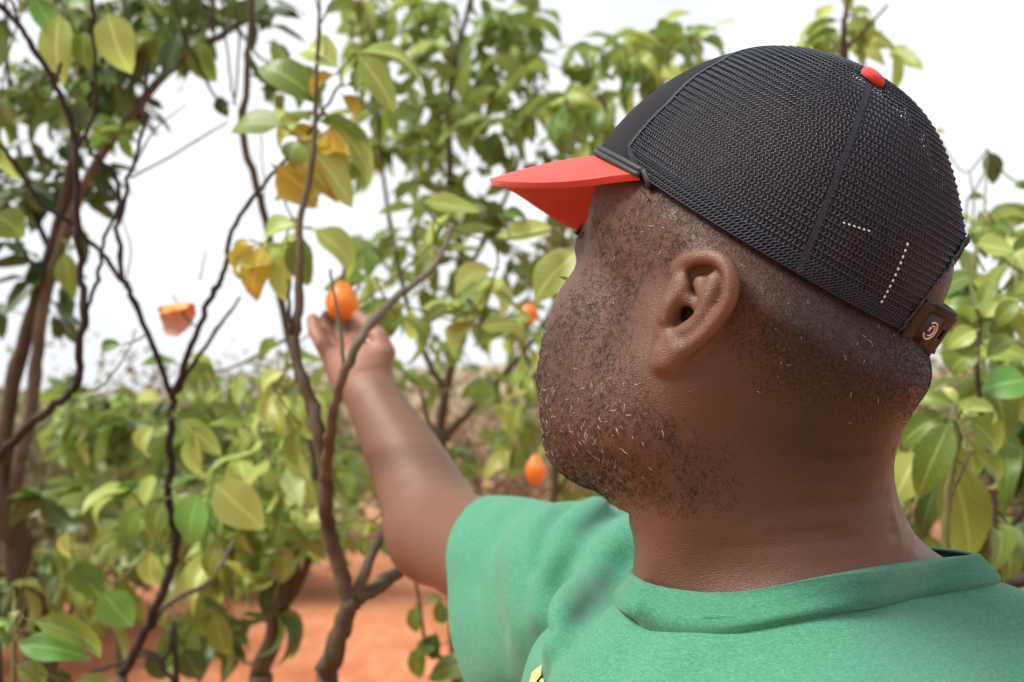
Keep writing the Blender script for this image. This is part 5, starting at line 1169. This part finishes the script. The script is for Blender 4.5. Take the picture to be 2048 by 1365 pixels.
# ---- low saplings
f = foot(1000, 1.75)
T = Tree('orange_sapling', 'low orange sapling on the red soil under the raised sleeve', f, None, 22)
T.limb3([f, P(985, 1345, 1.76), P(950, 1290, 1.75)], 0.009, 0.0045, 'brown'); T.limb([(950, 1290, 1.75), (915, 1200, 1.75), (905, 1120, 1.75)], 0.0045, 0.002, 'green'); T.limb([(850, 1290, 1.8), (838, 1200, 1.8), (828, 1150, 1.8)], 0.004, 0.003, 'brown'); T.limb([(850, 1290, 1.8), (900, 1330, 1.8), (980, 1370, 1.78)], 0.005, 0.006, 'brown')
for b, t, w, k, v in [((955, 1325), (845, 1345), 62, 'O', 6), ((945, 1310), (900, 1290), 40, 'P', 1), ((960, 1280), (900, 1215), 56, 'O', 0), ((880, 1290), (805, 1310), 40, 'G', 1), ((835, 1210), (820, 1275), 34, 'O', 0), ((855, 1205), (890, 1190), 24, 'O', 1), ((880, 1200), (882, 1260), 30, 'G', 0), ((840, 1290), (826, 1370), 40, 'O', 0), ((870, 1265), (855, 1330), 40, 'D', 0), ((960, 1300), (990, 1290), 24, 'D', 1), ((950, 1340), (900, 1375), 50, 'O', 1)]: T.leafpx(b, t, 1.75, w, k, v, roll=0, facing=(-0.1, -0.7, 0.7))
T.done()
f = foot(30, 1.25)
T = Tree('orange_sapling', 'small green sapling with broad pointed leaves at the bottom left corner', f, None, 23)
T.limb3([f, P(28, 1370, 1.25), P(30, 1280, 1.25), P(45, 1230, 1.25)], 0.005, 0.0022, 'green')
for b, t, w, k, v in [((28, 1288), (180, 1302), 60, 'V', 6), ((60, 1240), (240, 1288), 52, 'O', 1), ((22, 1246), (30, 1215), 22, 'O', 1), ((20, 1250), (-30, 1240), 22, 'G', 1), ((30, 1330), (112, 1368), 44, 'O', 1), ((10, 1290), (-20, 1230), 30, 'G', 1), ((150, 1365), (240, 1372), 40, 'O', 1), ((100, 1340), (140, 1400), 50, 'D', 0)]: T.leafpx(b, t, 1.22, w, k, v, roll=0, facing=(-0.2, -0.75, 0.6))
T.done()
f = foot(360, 1.7)
T = Tree('orange_sapling', 'low sprig of dark oval leaves by the base of the twiggy tree', f, None, 24)
T.limb3([f, P(350, 1370, 1.7), P(330, 1320, 1.7), P(280, 1300, 1.7)], 0.008, 0.004, 'dark'); T.limb([(350, 1370, 1.7), (300, 1310, 1.72), (230, 1330, 1.74), (180, 1345, 1.75)], 0.006, 0.004, 'dark')
for b, t, w, k, v in [((300, 1300), (325, 1372), 40, 'D', 0), ((365, 1295), (405, 1368), 56, 'D', 4), ((430, 1220), (450, 1330), 50, 'O', 0), ((400, 1190), (395, 1290), 40, 'O', 0), ((340, 1200), (300, 1280), 30, 'G', 1)]: T.leafpx(b, t, 1.72, w, k, v, roll=0, facing=(-0.1, -0.8, 0.6))
T.done()

# ---- far brush
def bush(label, x, y, w, h, n, kind, seed, name='bush', leaf=0.05, trunkh=0.2):
    rs = np.random.RandomState(seed); root = empty(name, (x, y, 0), label=label, cat='bush' if name == 'bush' else 'tree', group='brush beyond the orchard')
    mb = MB(); tips = []
    for i in range(9):
        a = rs.rand() * 6.28; r = rs.uniform(0.2, 1) * w / 2; top = np.array([r * math.cos(a), r * math.sin(a), h * rs.uniform(0.5, 0.95)]); c = spline([[0, 0, -0.05], [top[0] * .3, top[1] * .3, top[2] * .5], top], 4); mb.tube(c, np.linspace(0.03 * h / 2, 0.006, len(c)), 5); tips += list(c[4:])
    link('stems', mb.mesh('stems'), root, BK['grey']); m = MB(); tips = np.array(tips)
    cl = [tips[rs.randint(len(tips))] + rs.normal(0, 1, 3) * [w * .10, w * .10, h * .055] for _ in range(max(10, n // 18))]
    V = []
    for i in range(n):
        c = cl[rs.randint(len(cl))] + rs.normal(0, 1, 3) * leaf * 1.8; c[2] = max(c[2], 0.02); d = nrm(rs.normal(0, 1, 3) + [0, 0, -.3]); s_ = nrm(np.cross(d, rs.normal(0, 1, 3))); L = leaf * rs.uniform(0.6, 1.4)
        V += [c, c + d * L * .5 + s_ * L * .24, c + d * L, c + d * L * .5 - s_ * L * .24]
    F = np.arange(len(V)).reshape(-1, 4); o = link('foliage', npmesh('foliage', np.array(V), F, attrs={'tint': np.repeat(rs.rand(n), 4)}), root, LM[kind]); tag(o, kind='stuff')
LM['F'] = leaf_mat('dry_olive_leaf', (0.085, 0.095, 0.035), (0.20, 0.185, 0.085), (0.26, 0.19, 0.11), (0.16, 0.16, 0.08), 0.3)
LM['B'] = leaf_mat('dry_brown_leaf', (0.19, 0.125, 0.075), (0.30, 0.205, 0.130), (0.25, 0.20, 0.10), (0.24, 0.18, 0.11), 0.3)
def at(px, dist): return (px - 1024) / FPX * dist
for (px, dist, w, h, n, k, lb) in [(480, 9.0, 2.6, 1.95, 7200, 'F', 'feathery olive bush beyond the fork of the twiggy tree'), (390, 12.0, 4.0, 1.8, 5200, 'B', 'dry brown bush behind the hanging orange peel'), (130, 7.5, 2.4, 1.45, 6500, 'F', 'grey-green bush behind the leaning trunk at left'), (-60, 6.5, 2.2, 1.5, 5000, 'F', 'olive bush cut by the left edge of the photo'), (620, 13.0, 4.5, 1.9, 5000, 'B', 'dry brown bush behind the reaching arm'),
                                   (980, 11.0, 3.6, 1.7, 4500, 'B', 'reddish brown bush below the chin'), (1180, 14.0, 4.5, 2.0, 4000, 'F', 'olive bush showing beside the jaw'), (2000, 9.0, 3.4, 2.0, 5200, 'F', 'olive bush at the right edge behind the sapling'), (1830, 12.0, 4.0, 2.3, 4200, 'B', 'brown bush behind the nape'), (260, 16.0, 6.0, 2.2, 4000, 'F', 'low far bush on the horizon at left')]:
    bush(lb, at(px, dist), dist, w, h, n, k, int(px * 7 + 991) % 9973, leaf=0.05 + dist * 0.003)
# dry grass on the soil
rs = np.random.RandomState(3); V = []
for cx, cy, sx, sy, n in ((-0.42, 2.35, 0.22, 0.35, 5200), (-0.8, 3.4, 0.5, 0.8, 2500), (0.1, 6.0, 2.5, 1.5, 4000), (-2, 7, 2.5, 2, 4000), (1.9, 4.0, 0.6, 0.8, 1200)):
    p = rs.normal(0, 1, (n, 2)) * [sx, sy] + [cx, cy]; a = rs.rand(n) * 6.28; L = rs.uniform(0.03, 0.12, n); lean = rs.uniform(0.3, 1.0, n)
    for i in range(n):
        b = np.array([p[i, 0], p[i, 1], 0.0]); d = np.array([math.cos(a[i]) * lean[i], math.sin(a[i]) * lean[i], 0.45]) * L[i]; s_ = np.array([-math.sin(a[i]), math.cos(a[i]), 0]) * 0.0016; V += [b - s_, b + s_, b + d + s_ * .3, b + d - s_ * .3]
tag(link('dry_grass', npmesh('dry_grass', np.array(V), np.arange(len(V)).reshape(-1, 4)), None, simple_mat('dry_grass', (0.46, 0.30, 0.19), 0.9)), 'dry pale grass and litter on red soil', 'grass', kind='stuff')
rs = np.random.RandomState(9); V, F = [], []
for i in range(2200):
    x, y = rs.uniform(-2.5, 2.5), rs.uniform(1.2, 7); r = abs(rs.normal(0, 0.010)) + 0.004; b = len(V)
    q = np.array([[1, 0, 0], [0, 1, 0], [-1, 0, 0], [0, -1, 0], [0, 0, .8], [0, 0, -.5]]) * r * rs.uniform(.6, 1.3, (6, 3)) + [x, y, 0.002]; V += list(q); F += [[b, b + 1, b + 4], [b + 1, b + 2, b + 4], [b + 2, b + 3, b + 4], [b + 3, b, b + 4]]
tag(link('soil_clods', npmesh('soil_clods', np.array(V), F, smooth=False), None, simple_mat('soil_clod', (0.40, 0.16, 0.085), 0.95)), 'small clods of red earth', 'soil', kind='stuff')

# ================================================================== oranges
def orange_mat(name, c0, c1):
    t = NT(name); n = t.noise(30, 4); v = t.vor(420); t.color(t.ramp(n, [(0.3, c0), (0.7, c1)])); t.set(Roughness=0.35, Specular_IOR_Level=0.5, Subsurface_Weight=0.08, Subsurface_Scale=0.004); t.normal(t.bump(v, 0.35, 0.0006)); return t.m
OM = orange_mat('orange_rind', (0.74, 0.16, 0.012), (0.85, 0.28, 0.03)); OR = orange_mat('red_orange_rind', (0.75, 0.12, 0.012), (0.80, 0.19, 0.02)); CAL = simple_mat('calyx', (0.10, 0.14, 0.04), 0.7)
def fruit(pt, rx, rz, label, mat, neck=0.0, stem=0.05, name='orange', lean=(0, 0)):
    root = empty(name, tuple(map(float, pt)), label=label, cat='orange', group='oranges on the trees'); V = []; n1, n2 = 20, 28
    for i in range(n1 + 1):
        th = math.pi * i / n1
        for j in range(n2):
            ph = 2 * math.pi * j / n2; c, s_ = math.cos(th), math.sin(th); k = 1 - neck * max(c, 0) ** 1.5; r = rx * s_ * k * (1 + 0.012 * math.sin(5 * ph) + 0.01 * math.sin(3 * ph + th * 4)); z = rz * (c + neck * 0.25 * max(c, 0) ** 3) - (0.06 * rz if i == 0 else 0); V.append((r * math.cos(ph) + lean[0] * z, r * math.sin(ph) + lean[1] * z, z))
    F = np.array([[i * n2 + j, (i + 1) * n2 + j, (i + 1) * n2 + (j + 1) % n2, i * n2 + (j + 1) % n2] for i in range(n1) for j in range(n2)]); link('rind', npmesh('rind', np.array(V), F), root, mat)
    mb = MB(); top = np.array([lean[0] * rz, lean[1] * rz, rz * (1 + neck * .25) - 0.002]); mb.tube([top, top + [0.002, 0.004, stem * .5], top + [-0.003, 0.012, stem]], [0.0018, 0.0012, 0.0011], 6)
    for k in range(5): a = k * 1.257; mb.add([top + [0, 0, 0.0015], top + [0.004 * math.cos(a - .4), 0.004 * math.sin(a - .4), 0.0008], top + [0.0065 * math.cos(a), 0.0065 * math.sin(a), -0.0006], top + [0.004 * math.cos(a + .4), 0.004 * math.sin(a + .4), 0.0008]], [[0, 1, 2, 3]])
    link('calyx', mb.mesh('calyx'), root, CAL); return root
fruit(P(684, 604, 1.352), 0.0198, 0.0240, 'ripe orange held in the fingertips of the raised hand', OM, 0.22, 0.05)
fruit(P(1071, 940, 2.30), 0.0215, 0.0300, 'pear-shaped bright orange hanging below the bearded chin', OM, 0.45, 0.09)
fruit(P(1058, 628, 2.35), 0.0190, 0.0210, 'red-orange fruit half hidden in leaves beside the cheek', OR, 0.1, 0.06)
fruit(P(1192, 322, 2.60), 0.0170, 0.0180, 'small orange peeping out just above the cap visor cord', OR, 0.1, 0.06)
# torn peel speared on a twig
root = empty('orange_peel', tuple(map(float, P(355, 636, 1.49))), label='torn half of an orange peel speared on a bare twig against the sky', cat='peel')
rs = np.random.RandomState(4); prof = spline([(-0.004, -0.0235), (0.006, -0.020), (0.013, -0.008), (0.012, 0.006), (0.004, 0.0165), (-0.008, 0.0175), (-0.0125, 0.0125), (-0.0140, 0.0080)], 3); n1, n2 = len(prof) - 1, 30; V = []
for i, (yy, zz) in enumerate(prof):
    for j in range(n2 + 1):
        u_ = j / n2 * 2 - 1; wd = 0.0235 * (0.20 + 0.80 * math.sin(math.pi * min(1, (i + 2.0) / (n1 + 5.0))) ** 1.0) * (1 + 0.04 * math.sin(i * 1.7)); rag = (0.0022 * math.sin(j * 0.9 + 1) + 0.0012 * math.sin(j * 2.3)) * (1 if i in (0, n1) else 0)
        V.append((u_ * wd, yy - 0.010 * u_ * u_ * (1 if yy > -.01 else .3), zz + rag - 0.004 * u_ * u_ * zz / 0.02 + 0.003 * u_))
F = np.array([[i * (n2 + 1) + j, (i + 1) * (n2 + 1) + j, (i + 1) * (n2 + 1) + j + 1, i * (n2 + 1) + j + 1] for i in range(n1) for j in range(n2)])
t = NT('peel'); g = t.n('ShaderNodeNewGeometry'); n = t.noise(60, 4); inner = t.ramp(n, [(0.3, (0.62, 0.34, 0.22)), (0.7, (0.72, 0.46, 0.32))]); outer = t.ramp(n, [(0.3, (0.80, 0.26, 0.03)), (0.7, (0.85, 0.36, 0.06))]); t.color(t.mix(g.outputs['Backfacing'], outer, inner)); t.set(Roughness=0.6, Subsurface_Weight=0.1, Subsurface_Scale=0.004)
ro = link('rind', npmesh('rind', np.array(V) * 1.02, F), root, t.m)
